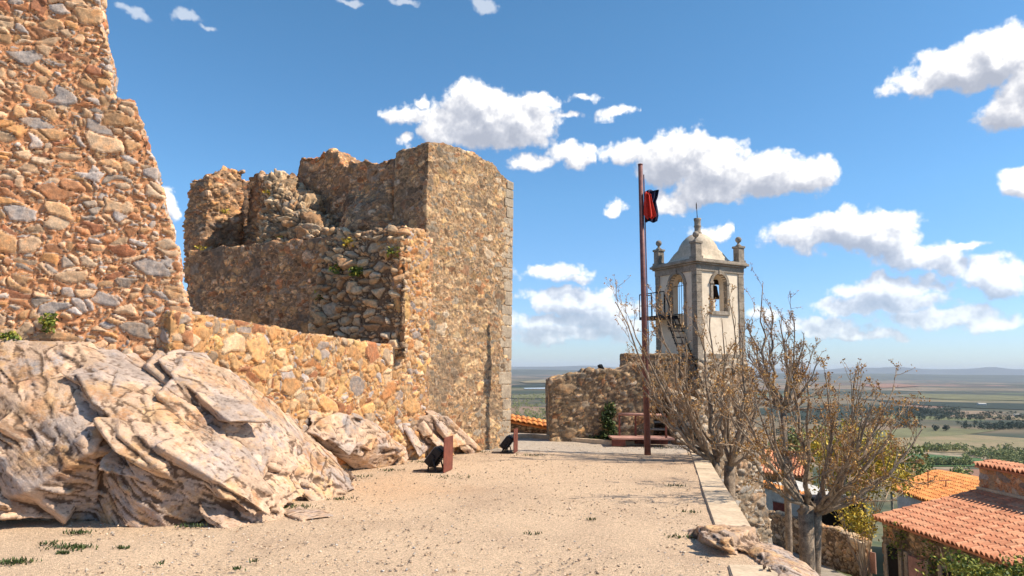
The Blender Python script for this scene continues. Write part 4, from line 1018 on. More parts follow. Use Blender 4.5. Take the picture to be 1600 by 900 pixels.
# ------------------------------------------------------------------ bell tower
DN = 26.0
N3 = at(1088, 420, DN); N = Vector((N3.x, N3.y)); ta = R(27)
rd = Vector((math.cos(ta), math.sin(ta))); ldr = Vector((-math.sin(ta), math.cos(ta)))
SR = (onp(1159, 420, N3, rd)-N3).length*1.0
SR = (Vector(onp(1159, 420, N3, rd)[:2])-N).length; SL = (Vector(onp(1025, 420, N3, ldr)[:2])-N).length
S = (SR+SL)/2; print('tower', SR, SL, S, N3)
def tz(v, u=1088): return at(u, v, DN).z
zc0, zc1, zb = tz(412), tz(401), tz(552)
tower = empty('bell_tower', (N.x, N.y, ZS)); tag(tower, 'square bell tower with cream plaster, granite corners, open arches and small dome', 'bell tower')
def TP(a, b, z): return Vector((N.x+rd.x*a+ldr.x*b, N.y+rd.y*a+ldr.y*b, z))   # a along the right face, b along the left face
TM = Matrix(((rd.x, ldr.x, 0), (rd.y, ldr.y, 0), (0, 0, 1)))
def tbox(mb, a0, a1, b0, b1, z0, z1, bev=0.0):
    return mb.box(TP((a0+a1)/2, (b0+b1)/2, (z0+z1)/2), (a1-a0, b1-b0, z1-z0), TM, bev)
def arch_poly(c, hw, z0, zs, n=14):
    return [(c-hw, z0), (c+hw, z0)] + [(c+hw*math.cos(t), zs+hw*math.sin(t)) for t in np.linspace(0, math.pi, n)]
def s_on(face, u, v):
    q = onp(u, v, N3, rd if face == 'R' else ldr); return (Vector(q[:2])-N).length
rc = (s_on('R', 1115.6, 450)+s_on('R', 1132.4, 450))/2; rw_ = (s_on('R', 1133.5, 450)-s_on('R', 1114, 450))/2
lc = (s_on('L', 1049, 450)+s_on('L', 1067, 450))/2; lw_ = (s_on('L', 1048, 450)-s_on('L', 1068, 450))/2
rw_ *= 1.12; lw_ *= 1.10
rz0 = onp(1124, 486, N3, rd).z; rzs = onp(1124, 428, N3, rd).z-rw_
lz0 = onp(1058, 508, N3, ldr).z; lzs = onp(1058, 428, N3, ldr).z-lw_
def solid_obj(V, F):
    bm = bmesh.new(); vs = [bm.verts.new(v) for v in V]
    for f in F: bm.faces.new([vs[i] for i in f])
    bmesh.ops.recalc_face_normals(bm, faces=bm.faces); me = bpy.data.meshes.new('t'); bm.to_mesh(me); bm.free()
    o = bpy.data.objects.new('t', me); COL.objects.link(o); return o
def boolean(base, cutters, name, mat, parent):
    b = solid_obj(*base); cs = [solid_obj(*c) for c in cutters]
    for c in cs:
        m_ = b.modifiers.new('b', 'BOOLEAN'); m_.operation = 'DIFFERENCE'; m_.solver = 'EXACT'; m_.object = c
    dg = bpy.context.evaluated_depsgraph_get(); me = bpy.data.meshes.new_from_object(b.evaluated_get(dg))
    for x_ in [b]+cs: bpy.data.objects.remove(x_)
    me.name = name; me.materials.clear(); me.materials.append(mat); o = bpy.data.objects.new(name, me); COL.objects.link(o)
    o.parent = parent; o.matrix_parent_inverse = parent.matrix_basis.inverted(); return o
def tb_solid(a0, a1, b0, b1, z0, z1):
    return prism_slab([TP(a0, b0, z0), TP(a1, b0, z0), TP(a1, b1, z0), TP(a0, b1, z0)], (0, 0, z1-z0))
cut_r = prism_slab([TP(p, -0.5, z) for p, z in arch_poly(rc, rw_, rz0, rzs)], Vector((ldr.x, ldr.y, 0))*(S+1))
cut_l = prism_slab([TP(-0.5, p, z) for p, z in arch_poly(lc, lw_, lz0, lzs)], Vector((rd.x, rd.y, 0))*(S+1))
cav = tb_solid(0.40, S-0.40, 0.40, S-0.40, rz0-0.6, zc0-0.45)
boolean(tb_solid(0, S, 0, S, zb, zc0), [cav, cut_r, cut_l], 'belfry_wall', M_PLASTER, tower)
# granite corner pilasters
pw = 0.24; pr = 0.035
for (a0, a1, b0, b1) in [(-pr, pw, -pr, pw), (S-pw, S+pr, -pr, pw), (-pr, pw, S-pw, S+pr), (S-pw, S+pr, S-pw, S+pr)]:
    mb = MB(); z = zb; k = 0
    while z < zc0-0.3:
        h = rng.uniform(.28, .42); h = min(h, zc0-0.25-z); e_ = rng.uniform(0, .006)
        tbox(mb, a0-e_, a1+e_, b0-e_, b1+e_, z+0.004, z+h-0.004, 0.012); z += h
        if h < .05: break
    mb.build('corner_pilaster', M_GRANITE, tower)
mb = MB(); tbox(mb, -.05, S+.05, -.05, S+.05, zc0-0.25, zc0, .01); mb.build('frieze', M_GRANITE, tower)
mb = MB(); tbox(mb, -.12, S+.12, -.12, S+.12, zc0+.002, zc0+0.07, .01); tbox(mb, -.20, S+.20, -.20, S+.20, zc0+0.072, zc0+0.17, .02); tbox(mb, -.14, S+.14, -.14, S+.14, zc0+0.172, zc0+0.22, .01)
mb.build('cornice', M_GRANITE, tower); zc = zc0+0.22
mb = MB(); tbox(mb, -.05, S+.05, -.05, S+.05, zb-0.22, zb-0.002, .012); mb.build('plinth_course', M_GRANITE, tower)
# arch surrounds with keystone, imposts and sill
def surround(face, c, hw, z0, zs):
    w_ = 0.12
    def Q(p, d, z): return TP(p, -d, z) if face == 'R' else TP(-d, p, z)
    mb = MB(); n = 11
    inn = [(c+hw*math.cos(t), zs+hw*math.sin(t)) for t in np.linspace(0, math.pi, n)]
    out = [(c+(hw+w_)*math.cos(t), zs+(hw+w_)*math.sin(t)) for t in np.linspace(0, math.pi, n)]
    for i in range(n-1):
        e_ = rng.uniform(0, .008); d0_, d1_ = 0.045+e_, -0.16
        P4 = [inn[i], out[i], out[i+1], inn[i+1]]; cx_ = sum(p[0] for p in P4)/4; cz_ = sum(p[1] for p in P4)/4
        P4 = [(cx_+(p[0]-cx_)*.975, cz_+(p[1]-cz_)*.975) for p in P4]
        V = [Q(p, d0_, z) for p, z in P4]+[Q(p, d1_, z) for p, z in P4]
        mb.add(V, [(0, 1, 2, 3), (7, 6, 5, 4), (0, 4, 5, 1), (1, 5, 6, 2), (2, 6, 7, 3), (3, 7, 4, 0)])
    for sg in (-1, 1):
        z = z0
        while z < zs-0.02:
            h = min(rng.uniform(.2, .3), zs-z); a, b = sorted((c+sg*hw, c+sg*(hw+w_)))
            if face == 'R': tbox(mb, a, b, -.045-rng.uniform(0, .006), .16, z+.003, z+h-.003, .006)
            else: tbox(mb, -.045-rng.uniform(0, .006), .16, a, b, z+.003, z+h-.003, .006)
            z += h
    mb.build('arch_surround', M_GRANITE, tower)
    for sg in (-1, 1):
        a, b = sorted((c+sg*(hw-.02), c+sg*(hw+w_+.03))); m2 = MB()
        if face == 'R': tbox(m2, a, b, -.075, .14, zs-.05, zs+.03, .006)
        else: tbox(m2, -.075, .14, a, b, zs-.05, zs+.03, .006)
        m2.build('impost', M_GRANITE, tower)
    m2 = MB()
    if face == 'R': tbox(m2, c-.055, c+.055, -.08, .1, zs+hw-.03, zs+hw+w_+.03, .012)
    else: tbox(m2, -.08, .1, c-.055, c+.055, zs+hw-.03, zs+hw+w_+.03, .012)
    m2.build('keystone', M_GRANITE, tower)
    m2 = MB()
    if face == 'R': tbox(m2, c-hw-w_, c+hw+w_, -.06, .3, z0-.16, z0-.004, .012)
    else: tbox(m2, -.06, .3, c-hw-w_, c+hw+w_, z0-.16, z0-.004, .012)
    m2.build('sill', M_GRANITE, tower)
surround('R', rc, rw_, rz0, rzs); surround('L', lc, lw_, lz0, lzs)
# dome: square at the foot, round above, with a flared skirt
prof = [(1.0, 0.0), (0.93, 0.02), (0.84, 0.06), (0.785, 0.12), (0.745, 0.21), (0.715, 0.33), (0.68, 0.46), (0.62, 0.60), (0.525, 0.74), (0.40, 0.86), (0.27, 0.94), (0.13, 0.985), (0.0, 1.0)]
hd = (at(1085, 361, DN+S*0.75).z-zc)*.90; V = []; nd = 56
for (r_, h_) in prof:
    ex = 9-7*min(1, h_/0.42)
    for k in range(nd):
        t_ = 2*math.pi*(k+0.5)/nd; c_, s_ = math.cos(t_), math.sin(t_)
        q_ = (abs(c_)**ex+abs(s_)**ex)**(-1/ex)*r_*(S/2-0.02)
        V.append(TP(S/2+q_*c_, S/2+q_*s_, zc+h_*hd))
F = [(i*nd+k, i*nd+(k+1) % nd, (i+1)*nd+(k+1) % nd, (i+1)*nd+k) for i in range(len(prof)-1) for k in range(nd)]
mesh_obj('dome', V, F, M_DOME, tower)
# lantern block and weather vane
zt_ = zc+hd; k_ = (at(1085, 344, DN+S*0.75).z-zt_)
c_ = TP(S/2, S/2, zt_-0.06)
MB().lathe([(0.17, 0), (0.17, .10), (0.13, .12), (0.125, k_*.5), (0.155, k_*.6), (0.13, k_*.66), (0.13, k_*.95), (0.15, k_+.02), (0.15, k_+.09), (0.0, k_+.10)], c_, 16).build('dome_finial', M_GRANITE, tower, True)
tipz = at(1083, 318, DN+S*0.75).z
mb = MB(); mb.tube([c_+Vector((0, 0, k_)), Vector((c_.x-.03, c_.y, tipz))], [0.018, 0.010], 6)
mb.box((c_.x-.03, c_.y, tipz-.16), (0.05, 0.012, 0.22), rotz(.5), 0.003); mb.build('weather_vane', M_DARKM, tower)
def pinnacle(a, b, zped, zball):
    mb = MB(); tbox(mb, a-.19, a+.19, b-.19, b+.19, zc, zc+.10, .012); tbox(mb, a-.15, a+.15, b-.15, b+.15, zc+.102, zped-.09, .012); tbox(mb, a-.185, a+.185, b-.185, b+.185, zped-.088, zped, .015)
    o = mb.build('pinnacle_pedestal', M_GRANITE, tower)
    p_ = TP(a, b, zped); rb_ = 0.125; hb = zball-zped
    pr_ = [(.14, 0), (.10, .05), (.055, .09), (.05, hb-rb_*.95)] + [(rb_*math.sin(t), hb-rb_*math.cos(t)) for t in np.linspace(.35, math.pi, 10)]
    MB().lathe(pr_, p_, 16).build('ball', M_GRANITE, o, True)
hp = tz(376)-zc
for a, b in ((.08, .08), (S-.08, .08), (.08, S-.08), (S-.08, S-.08)): pinnacle(a, b, zc+hp, zc+hp+.27)
# bell hanging in the right arch on its beam
bz = rzs+0.10; bp = TP(rc+0.50, 0.78, bz)
MB().lathe([(0.0, 0), (.07, -.01), (.10, -.06), (.12, -.22), (.15, -.40), (.205, -.52), (.215, -.55), (.19, -.55), (.0, -.50)], bp-Vector((0, 0, .08)), 20).build('bell', M_DARKM, tower, True)
mb = MB(); tbox(mb, 0.3, S-0.3, 0.60, 0.70, bz-.06, bz+.05); tbox(mb, rc+.36, rc+.64, 0.58, 0.72, bz+.05, bz+.22, .01); mb.build('bell_beam', M_DARKM, tower)
mb = MB()
for k in range(4): mb.tube([TP(.18, lc-lw_+.02+(k+.5)*lw_*.33, lz0), TP(.18, lc-lw_+.02+(k+.5)*lw_*.33, lzs+lw_*.55)], .012, 5)
mb.tube([TP(.18, lc-lw_, lzs-.05), TP(.18, lc+lw_, lzs-.05)], .014, 5); mb.tube([TP(.18, lc-lw_, lz0+.45), TP(.18, lc+lw_, lz0+.45)], .014, 5)
mb.build('arch_grille', M_DARKM, tower)
# balcony on the left face with the iron stair down from it
zd = onp(1030, 496, N3, ldr).z; mb = MB(); b0_, b1_ = lc-0.05, S+0.25
tbox(mb, -.72, -.04, b0_, b1_, zd-.12, zd, .005); mb.build('balcony_deck', M_DARKM, tower)
mb = MB(); zr_ = onp(1030, 461, N3, ldr).z
for (a, b) in ((-.70, b0_), (-.70, b1_-.02), (-.70, (b0_+b1_)/2), (-.06, b1_-.02)): mb.tube([TP(a, b, zd), TP(a, b, zr_)], .02, 5)
mb.tube([TP(-.70, b0_, zr_), TP(-.70, b1_-.02, zr_), TP(-.06, b1_-.02, zr_)], .022, 5); mb.tube([TP(-.70, b0_, (zd+zr_)/2), TP(-.70, b1_-.02, (zd+zr_)/2), TP(-.06, b1_-.02, (zd+zr_)/2)], .012, 5)
mb.build('balcony_railing', M_DARKM, tower)
ns = 11; z_lo = tz(604); bs0, bs1 = b0_, -0.35
mb = MB()
for k in range(ns):
    f_ = (k+.5)/ns; b_ = bs0+(bs1-bs0)*f_; z_ = zd+(z_lo-zd)*f_
    tbox(mb, -.62, -.08, b_-.13, b_+.13, z_-.03, z_)
mb.build('stair_treads', M_DARKM, tower)
mb = MB()
for a in (-.64, -.06): mb.tube([TP(a, bs0, zd-.05), TP(a, bs1, z_lo-.05)], .025, 6)
for f_ in (0, .33, .66, 1.0): mb.tube([TP(-.66, bs0+(bs1-bs0)*f_, zd+(z_lo-zd)*f_), TP(-.66, bs0+(bs1-bs0)*f_, zd+(z_lo-zd)*f_+.8)], .015, 5)
mb.tube([TP(-.66, bs0, zd+.8), TP(-.66, bs1, z_lo+.8)], .02, 5)
mb.build('stair_rails', M_DARKM, tower)
# rubble base, widening downwards, with a block that carries the steps
zlow = ZS-1.2; g0, g1 = .06, .75
Vb = [TP(-g0, -g0, zb-.2), TP(S+g0, -g0, zb-.2), TP(S+g0, S+g0, zb-.2), TP(-g0, S+g0, zb-.2), TP(-g0-.3, -g1, zlow), TP(S+g1, -g1, zlow), TP(S+g1, S+g1, zlow), TP(-g0-.3, S+g1, zlow)]
Fb = [(0, 1, 2, 3), (7, 6, 5, 4), (0, 4, 5, 1), (1, 5, 6, 2), (2, 6, 7, 3), (3, 7, 4, 0)]
x0_ = at(1048, 650, 21.6).x; xe = edge(21.6).x+0.1; zp = at(1060, 612, 21.8).z
pl_ = prism_slab([Vector((x0_, 21.5, zp)), Vector((xe, 21.5, zp-.35)), Vector((xe, 21.5, -6.5)), Vector((x0_, 21.5, -6.5))], Vector((0.9, 5.0, 0)))
pl2 = hull([Vector((x0_, 21.4, -.1)), Vector((x0_+.1, 21.1, .05)), Vector((xe-.2, 20.9, -.05)), Vector((xe-.1, 21.6, .7)), Vector((x0_+.1, 21.7, .5)), Vector((xe, 21.9, -.1))])
masonry('rubble_base', [(Vb, Fb), pl_, pl2], 0.05, M_SHAFT, tower, axis=(rd.x, rd.y), cell=(0.34, 0.3, 0.2), depth=0.075, seed=18, warp=0.4, tilt=0.8, rough_amp=0.10, split=0.4, gap=(0.03, 0.3), top_ragged=0.08)
zd0, zd1 = onp(1052, 615, N3, ldr).z, onp(1052, 568, N3, ldr).z; b0_, b1_ = s_on('L', 1063, 590), s_on('L', 1042, 590)
mb = MB(); tbox(mb, -.24, -.05, b0_, b1_, zd0, zd1); mb.build('door_shade_panel', M_DARK, tower)  # solid dark box proud of the base, painted as the doorway's shade
mb = MB(); tbox(mb, -.28, -.05, b0_-.12, b0_-.004, zd0, zd1, .01); tbox(mb, -.28, -.05, b1_+.004, b1_+.12, zd0, zd1, .01); tbox(mb, -.28, -.05, b0_-.12, b1_+.12, zd1+.004, zd1+.14, .01); mb.build('door_frame', M_GRANITE, tower)
mb = MB()
for k in range(6): mb.tube([TP(-.27, b0_+(k+.5)*(b1_-b0_)/6, zd0), TP(-.27, b0_+(k+.5)*(b1_-b0_)/6, zd1)], .012, 5)
mb.build('door_grille', M_DARKM, tower)

# ------------------------------------------------------------------ flagpole and flag
fb = gp(1012, 709); ft_ = at(1000.5, 258, fb.y-0.02)
pole = empty('flagpole', fb); tag(pole, 'tall reddish brown flagpole standing on the gravel in front of the tower', 'flagpole')
MB().tube([fb+Vector((0, 0, -.05)), fb.lerp(ft_, .5), ft_], [0.088, 0.076, 0.062], 14).build('pole', M_POLE, pole, True)
MB().tube([ft_, ft_+Vector((0, 0, .03))], 0.07, 14).build('cap', M_POLE, pole, True)
u_ = (ft_-fb)
p2a, p2b = fb.lerp(ft_, .30)+Vector((.10, -.02, 0)), fb.lerp(ft_, .965)+Vector((.085, -.02, 0))
MB().tube([p2a, p2b], 0.016, 6).build('halyard', M_POLE, pole)
def cloth(name, rows, mat, seed, nx=22, fold=.05):
    """rows: list of (left px, right px, y) -> a folded sheet hanging at the pole"""
    V = []; nr_ = len(rows)
    vv = np.linspace(0, nr_-1, 30)
    for q in vv:
        i = int(min(q, nr_-2)); f_ = q-i; a = [rows[i][k]*(1-f_)+rows[i+1][k]*f_ for k in range(3)]
        for j in range(nx):
            t_ = j/(nx-1); u1 = a[0]+(a[1]-a[0])*t_
            dy = fold*math.sin(t_*14+seed+q*.5)+fold*.6*math.sin(t_*23+q*1.1)
            V.append(at(u1, a[2]+1.2*math.sin(t_*9+seed), fb.y-.03+dy))
    n_ = 30; F = [(i*nx+j, i*nx+j+1, (i+1)*nx+j+1, (i+1)*nx+j) for i in range(n_-1) for j in range(nx-1)]
    o = mesh_obj(name, V, F, mat, flag); md = o.modifiers.new('s', 'SOLIDIFY'); md.thickness = .006; return o
flag = empty('flag', at(1008, 344, fb.y)); tag(flag, 'bunched red and dark navy flag tangled halfway down the top of the flagpole', 'flag')
cloth('dark_panel', [(1006, 1012, 301), (1010, 1030, 297), (1011, 1028, 308), (1010, 1025, 316), (1009, 1028, 330), (1008, 1029, 338), (1009, 1027, 347)], M_NAVY, 2, fold=.05)
o = cloth('red_panel', [(1006, 1012, 302), (1006, 1016, 306), (1005, 1018, 316), (1005, 1021, 327), (1005, 1024, 336), (1007, 1024, 340), (1010, 1019, 343)], M_RED, 1, fold=.035)
for v_ in o.data.vertices: v_.co.y -= 0.11

# ------------------------------------------------------------------ floodlights
def floodlight(base, scale, yaw, label, shield=True, tilt=52):
    fl = empty('floodlight', base, yaw); tag(fl, label, 'floodlight', 'floodlights' if shield else None)
    T_ = Matrix.Rotation(R(-tilt), 3, 'Y') @ Matrix.Rotation(math.pi, 3, 'Z')
    def P(mb, c, size, M=None, bev=0.0): return mb.box(Vector(c)*scale, Vector(size)*scale, M, bev*scale)
    def fin(mb, name, mat, parent=fl):
        o = mesh_obj(name, mb.V, mb.F, mat, None, False); o.parent = parent; return o
    mb = MB(); P(mb, (0, 0, .33), (.46, .44, .22), T_, .02)
    for k in range(7): P(mb, Vector((0, 0, .33))+T_ @ Vector((-.18+.06*k, 0, -.13)), (.012, .38, .05), T_)
    P(mb, Vector((0, 0, .33))+T_ @ Vector((-.20, 0, -.02)), (.10, .26, .16), T_, .01)
    h = fin(mb, 'housing', M_BLACK)
    mb = MB(); P(mb, Vector((0, 0, .33))+T_ @ Vector((0, 0, .115)), (.40, .38, .012), T_); fin(mb, 'glass', M_GLASS, h)
    for sg in (-1, 1):
        mb = MB(); mb.tube([Vector((-.02, sg*.255, .33))*scale, Vector((-.10, sg*.255, .03))*scale], .022*scale, 6); mb.tube([Vector((.0, sg*.255, .33))*scale, Vector((.10, sg*.255, .03))*scale], .022*scale, 6)
        mb.tube([Vector((0, sg*.22, .33))*scale, Vector((0, sg*.275, .33))*scale], .055*scale, 12); fin(mb, 'bracket', M_BLACK)
    mb = MB(); P(mb, (0, 0, .02), (.34, .60, .035), None, .006); P(mb, (-.22, -.22, .012), (.5, .03, .02), None, .003); fin(mb, 'base_plate', M_BLACK)
    return fl, P, fin
def yard_light(pl, pr_, vt, label):
    a, b = gp(*pl), gp(*pr_); d = (b-a); L = d.length; yaw = math.atan2(d.y, d.x)-math.pi/2
    top = at(pl[0], vt, a.y).z; sc_ = top/0.80
    mid = (a+b)/2; side_ = Vector((-math.cos(yaw), -math.sin(yaw), 0))
    base = mid+side_*0.30*sc_; base.z = 0
    fl, P, fin = floodlight(base, sc_, yaw, label)
    mb = MB(); mb.box(Vector((.31*sc_, 0, top/2)), (0.018, L, top), None, .003); fin(mb, 'shield_plate', M_RUST)
yard_light((692, 739), (706, 733), 684, 'black floodlight behind a rusty red plate, nearer of the two on the gravel')
yard_light((802, 708.5), (808, 705), 671, 'smaller looking black floodlight behind a rusty red plate at the corner of the keep')
wl = wallpts([(939, 579)], FP+Vector((0, .3, 0)), fd)[0]
fl3, P, fin = floodlight(wl-Vector((0, 0, .04)), .42, R(200), 'small black floodlight on top of the far rubble wall', False, 60)

# ------------------------------------------------------------------ lower street, its wall and houses
sp0 = [Vector((2, 5, ZS)), Vector((16, 5, ZS)), Vector((16, 24, ZS)), Vector((12.5, 26, ZS)), Vector((11, 33.5, ZS)), Vector((2, 35, ZS))]
structure(mesh_obj('street', sp0, [tuple(range(6))], M_STREET, smooth=False))
w0, w1 = gp(1190, 840, ZS), gp(1358, 897, ZS); wdr = Vector((w1-w0)[:2]).normalized()
ow = [(1184, 797), (1215, 803), (1250, 811), (1300, 826), (1349, 846)]
pp = wallpts(ow, w0, wdr); pp += [down(pp[-1], ZS-.3), down(pp[0], ZS-.3)]
print('SW', w0, w1, [tuple(round(c,2) for c in p) for p in pp])
o = masonry('street_wall', [prism_slab(pp, Vector((-wdr.y, wdr.x, 0))*.45)], 0.055, M_RUB, axis=(wdr.x, wdr.y), cell=(.3, .28, .22), depth=.08, seed=21, warp=.4, gap=(.0, .34), rough_amp=.05)
tag(o, 'rubble wall along the lower street behind the trees', 'wall')
gt = empty('street_gate', pp[-2]); tag(gt, 'faded pink metal gate leaf with a pale post at the end of the street wall', 'gate')
e1 = onp(1352, 850, w0, wdr); e2 = onp(1362, 853, w0, wdr)
hgt = e1.z-ZS
MB().box((e1.x-.15, e1.y-.02, ZS+hgt/2), (.16, .2, hgt+.15), None, .01).build('post', M_KERB, gt)
MB().box(((e1.x+e2.x)/2+.1, (e1.y+e2.y)/2, ZS+hgt/2-.1), (.34, .05, hgt-.3), rotz(math.atan2(wdr.y, wdr.x)), .005).build('gate_leaf', M_PINK, gt)

def tiled_roof(A, B, C, mat, parent, col=.185, row=.36, seed=0, name='tiled_roof', hump=1.0):
    """A-B along the eave, A-C up the slope"""
    e = B-A; s_ = C-A; Le, Ls = e.length, s_.length; e = e/Le; s_ = s_/Ls; nrm = e.cross(s_)
    if nrm.z < 0: nrm = -nrm
    nrm.normalize(); nc, nrow = max(2, int(Le/col)), max(2, int(Ls/row)); pc = 8
    r_ = np.random.default_rng(seed); V, F, C_ = [], [], []
    tone = r_.random((nrow, nc))*0.75; jit = r_.normal(size=(nrow, nc))*.012
    for k in range(nc):
        for i in range(nrow):
            base_i = len(V)
            for q in (0, 1):
                sd_ = (i+q)*Ls/nrow - (0.05 if q == 0 else -0.02)+jit[i, k]
                lift = 0.035*(1-q)+.012
                for j in range(pc+1):
                    t_ = j/pc; x_ = (k+t_)*Le/nc
                    hgt_ = hump*(0.075*math.sin(math.pi*min(1, t_/0.72)) if t_ < .72 else -0.045*math.sin(math.pi*(t_-.72)/.28))
                    V.append(A+e*x_+s_*sd_+nrm*(hgt_+lift)); C_.append(tone[i, k])
            for j in range(pc): F.append((base_i+j, base_i+j+1, base_i+pc+1+j+1, base_i+pc+1+j))
            b2 = len(V)
            for j in range(pc+1): V.append(V[base_i+j]-nrm*.035); C_.append(tone[i, k])
            for j in range(pc): F.append((base_i+j+1, base_i+j, b2+j, b2+j+1))
    # board below, so nothing shows through
    o_ = len(V)
    for p in (A, A+e*Le, A+e*Le+s_*Ls, A+s_*Ls): V.append(p-nrm*.03); C_.append(0)
    for p in (A, A+e*Le, A+e*Le+s_*Ls, A+s_*Ls): V.append(p-nrm*.10); C_.append(0)
    F += [(o_, o_+1, o_+2, o_+3), (o_+7, o_+6, o_+5, o_+4)]+[(o_+i, o_+4+i, o_+4+(i+1) % 4, o_+(i+1) % 4) for i in range(4)]
    o = mesh_obj(name, V, F, mat, parent, False); c = np.array(C_); set_attr(o, 'st', np.stack([c]*3, 1)); return o
a_, b_, p_ = PENDING_TILES
tiled_roof(a_+Vector((0, -.12, .0)), b_+Vector((0, -.12, .0)), a_+Vector((0, .60, .17)), M_TILE2, p_, col=.20, row=.37, seed=2, name='tile_coping', hump=.35)
# near house
EZ = at(1365, 808, 24.7); E1 = at(1600, 885, 18.5); E1.z = EZ.z; ee = (E1-EZ).normalized(); EW = EZ+ee*11.5
UP = at(1527, 766, 25.2)-EZ; UP = UP - ee*UP.dot(ee)
hs = empty('tiled_house', down(EZ, ZS)); tag(hs, 'stone house with a broad salmon tiled roof at the lower right', 'house')
tiled_roof(EZ, EW, EZ+UP, M_TILE, hs, seed=3)
inn_ = Vector((-ee.y, ee.x, 0)); inn_ = inn_ if inn_.dot(UP) > 0 else -inn_
upf = Vector((UP.x, UP.y, 0)); WA = EZ+inn_*.18+ee*.12; WB = EW+inn_*.18
masonry('wall', [prism_slab([WA-Vector((0, 0, .12)), WB-Vector((0, 0, .12)), down(WB, ZS-1), down(WA, ZS-1)], inn_*.5),
                 prism_slab([WA-Vector((0, 0, .14)), WA+UP*.97-Vector((0, 0, .18)), down(WA+upf*.97, ZS-1), down(WA, ZS-1)], ee*.5)], 0.07, M_FAR, hs, axis=(ee.x, ee.y), cell=(.32, .3, .2), depth=.06, seed=25, gap=(.02, .3))
for f0_, wdt, m_ in ((.75, .55, M_DARK), (1.9, .8, M_PINK), (3.3, .5, M_DARK)):  # the dark boxes are painted shade of openings, the pink one a door
    c_ = WA+ee*f0_-inn_*.06; MB().box((c_.x, c_.y, ZS+.75), (wdt, .14, 1.6), rotz(math.atan2(ee.y, ee.x)), .01).build('door', m_, hs)
    for sg in (-1, 1):
        p_ = c_+ee*(sg*(wdt/2+.09)); MB().box((p_.x, p_.y, ZS+.78), (.16, .2, 1.7), rotz(math.atan2(ee.y, ee.x)), .01).build('door_jamb', M_QUOIN, hs)
R0 = EZ+UP; R1 = R0+ee*11.5
up_h = at(1521, 727, R0.y).z-R0.z
masonry('upper_wall', [prism_slab([R0+Vector((0, 0, -.3)), R1+Vector((0, 0, -.3)), R1+Vector((0, 0, up_h)), R0+Vector((0, 0, up_h))], inn_*.5)], 0.06, M_W1, hs, axis=(ee.x, ee.y), cell=(.3, .3, .2), depth=.05, seed=26, gap=(.02, .3))
tiled_roof(R0-inn_*.12+Vector((0, 0, up_h+.03)), R1-inn_*.12+Vector((0, 0, up_h+.03)), R0+inn_*.7+Vector((0, 0, up_h+.14)), M_TILE, hs, seed=5, row=.4, name='wall_top_tiles')
MB().box(((R0+R1)/2+Vector((0, 0, .10))-inn_*.05), ((R1-R0).length, .10, .10), rotz(math.atan2(ee.y, ee.x)), .01).build('flashing', M_KERB, hs)
# orange roofed house behind
def house(name, A, B, C, mat, wallmat, label, seed, both=True):
    h_ = empty(name, down(A, ZS-2)); tag(h_, label, 'house')
    tiled_roof(A, B, C, mat, h_, seed=seed)
    s_ = C-A; e_ = B-A
    if both: tiled_roof(B+Vector((s_.x, s_.y, 0))*2, A+Vector((s_.x, s_.y, 0))*2, B+s_, mat, h_, seed=seed+1)
    mb = MB(); sf = Vector((s_.x, s_.y, 0)); k_ = .06; e_n = e_*(1-2*k_)
    a0_ = A+e_*k_+sf*.06-Vector((0, 0, .15)); P_ = [a0_, a0_+e_n, a0_+e_n+sf*1.88, a0_+sf*1.88]
    V_ = P_+[down(p, ZS-5) for p in P_]+[a0_+sf*.94+Vector((0, 0, s_.z*.9)), a0_+e_n+sf*.94+Vector((0, 0, s_.z*.9))]
    mb.add(V_, [(0, 4, 5, 1), (2, 6, 7, 3), (1, 5, 6, 2, 9), (0, 8, 3, 7, 4), (0, 1, 9, 8), (8, 9, 2, 3)]); mb.build('wall', wallmat, h_); return h_
hA, hB, hC = at(1390, 762, 33), at(1453, 783.5, 29.5), at(1461, 736, 34.6)
hB.z = hA.z; hB = hA+(hB-hA)*1.9
h2 = house('tiled_house', hA, hB, hC, M_TILE2, M_WHITEW, 'house with a bright orange tiled roof behind the salmon roofed one', 7)
for (u, v0, v1, y_) in [(1478, 776, 751, 31.0), (1450, 786, 735, 31.5)]:
    a, b = at(u, v0, y_), at(u, v1, y_); an = empty('antenna', a); tag(an, 'thin rusty %s above the orange tiled roof' % ('T shaped aerial' if u == 1478 else 'pole with a small head'), 'antenna')
    MB().tube([a, b], .022, 6).build('mast', M_RUST, an)
    wv_ = .3 if u == 1478 else .1; MB().tube([b-Vector((wv_, 0, 0)), b+Vector((wv_, .1, 0))], .018, 6).build('crossbar', M_RUST, an)
h3A, h3B, h3C = at(1176, 738, 42), at(1258, 744, 40.5), at(1190, 703, 45.5)
h3B.z = h3A.z
h3 = house('tiled_house', h3A, h3B, h3C, M_TILE, M_FAR, 'house with a red tiled roof half hidden behind the bare trees', 11)
# whitewashed annex with a red door
q0, q1 = at(1186, 757, 36.0), at(1292, 789, 33.0)
ax = empty('whitewashed_house', down(q0, ZS)); tag(ax, 'low whitewashed house with a dark red door behind the street wall', 'house')
q1.z = q1.z; qn = Vector((-(q1-q0).y, (q1-q0).x, 0)).normalized()
mb = MB(); mb.add(*prism_slab([q0, q1, down(q1, ZS-1), down(q0, ZS-1)], qn*3)); mb.build('wall', M_WHITEW, ax)
dd_ = (q1-q0).normalized(); dp = onp(1218, 797, q0, Vector((q1-q0)[:2]).normalized())
dh = Vector((dp.x, dp.y, dp.z))
yw = math.atan2(dd_.y, dd_.x)
MB().box(dh-qn*.02, (.66, .06, .72), rotz(yw), .005).build('door', M_DOOR, ax)
MB().box(dh-qn*.01+Vector((0, 0, .36)), (.72, .07, .08), rotz(yw), .005).build('lintel', M_GRANITE, ax)
a_, b_ = q0-qn*.10+Vector((0, 0, .04)), q1-qn*.10+Vector((0, 0, .04))
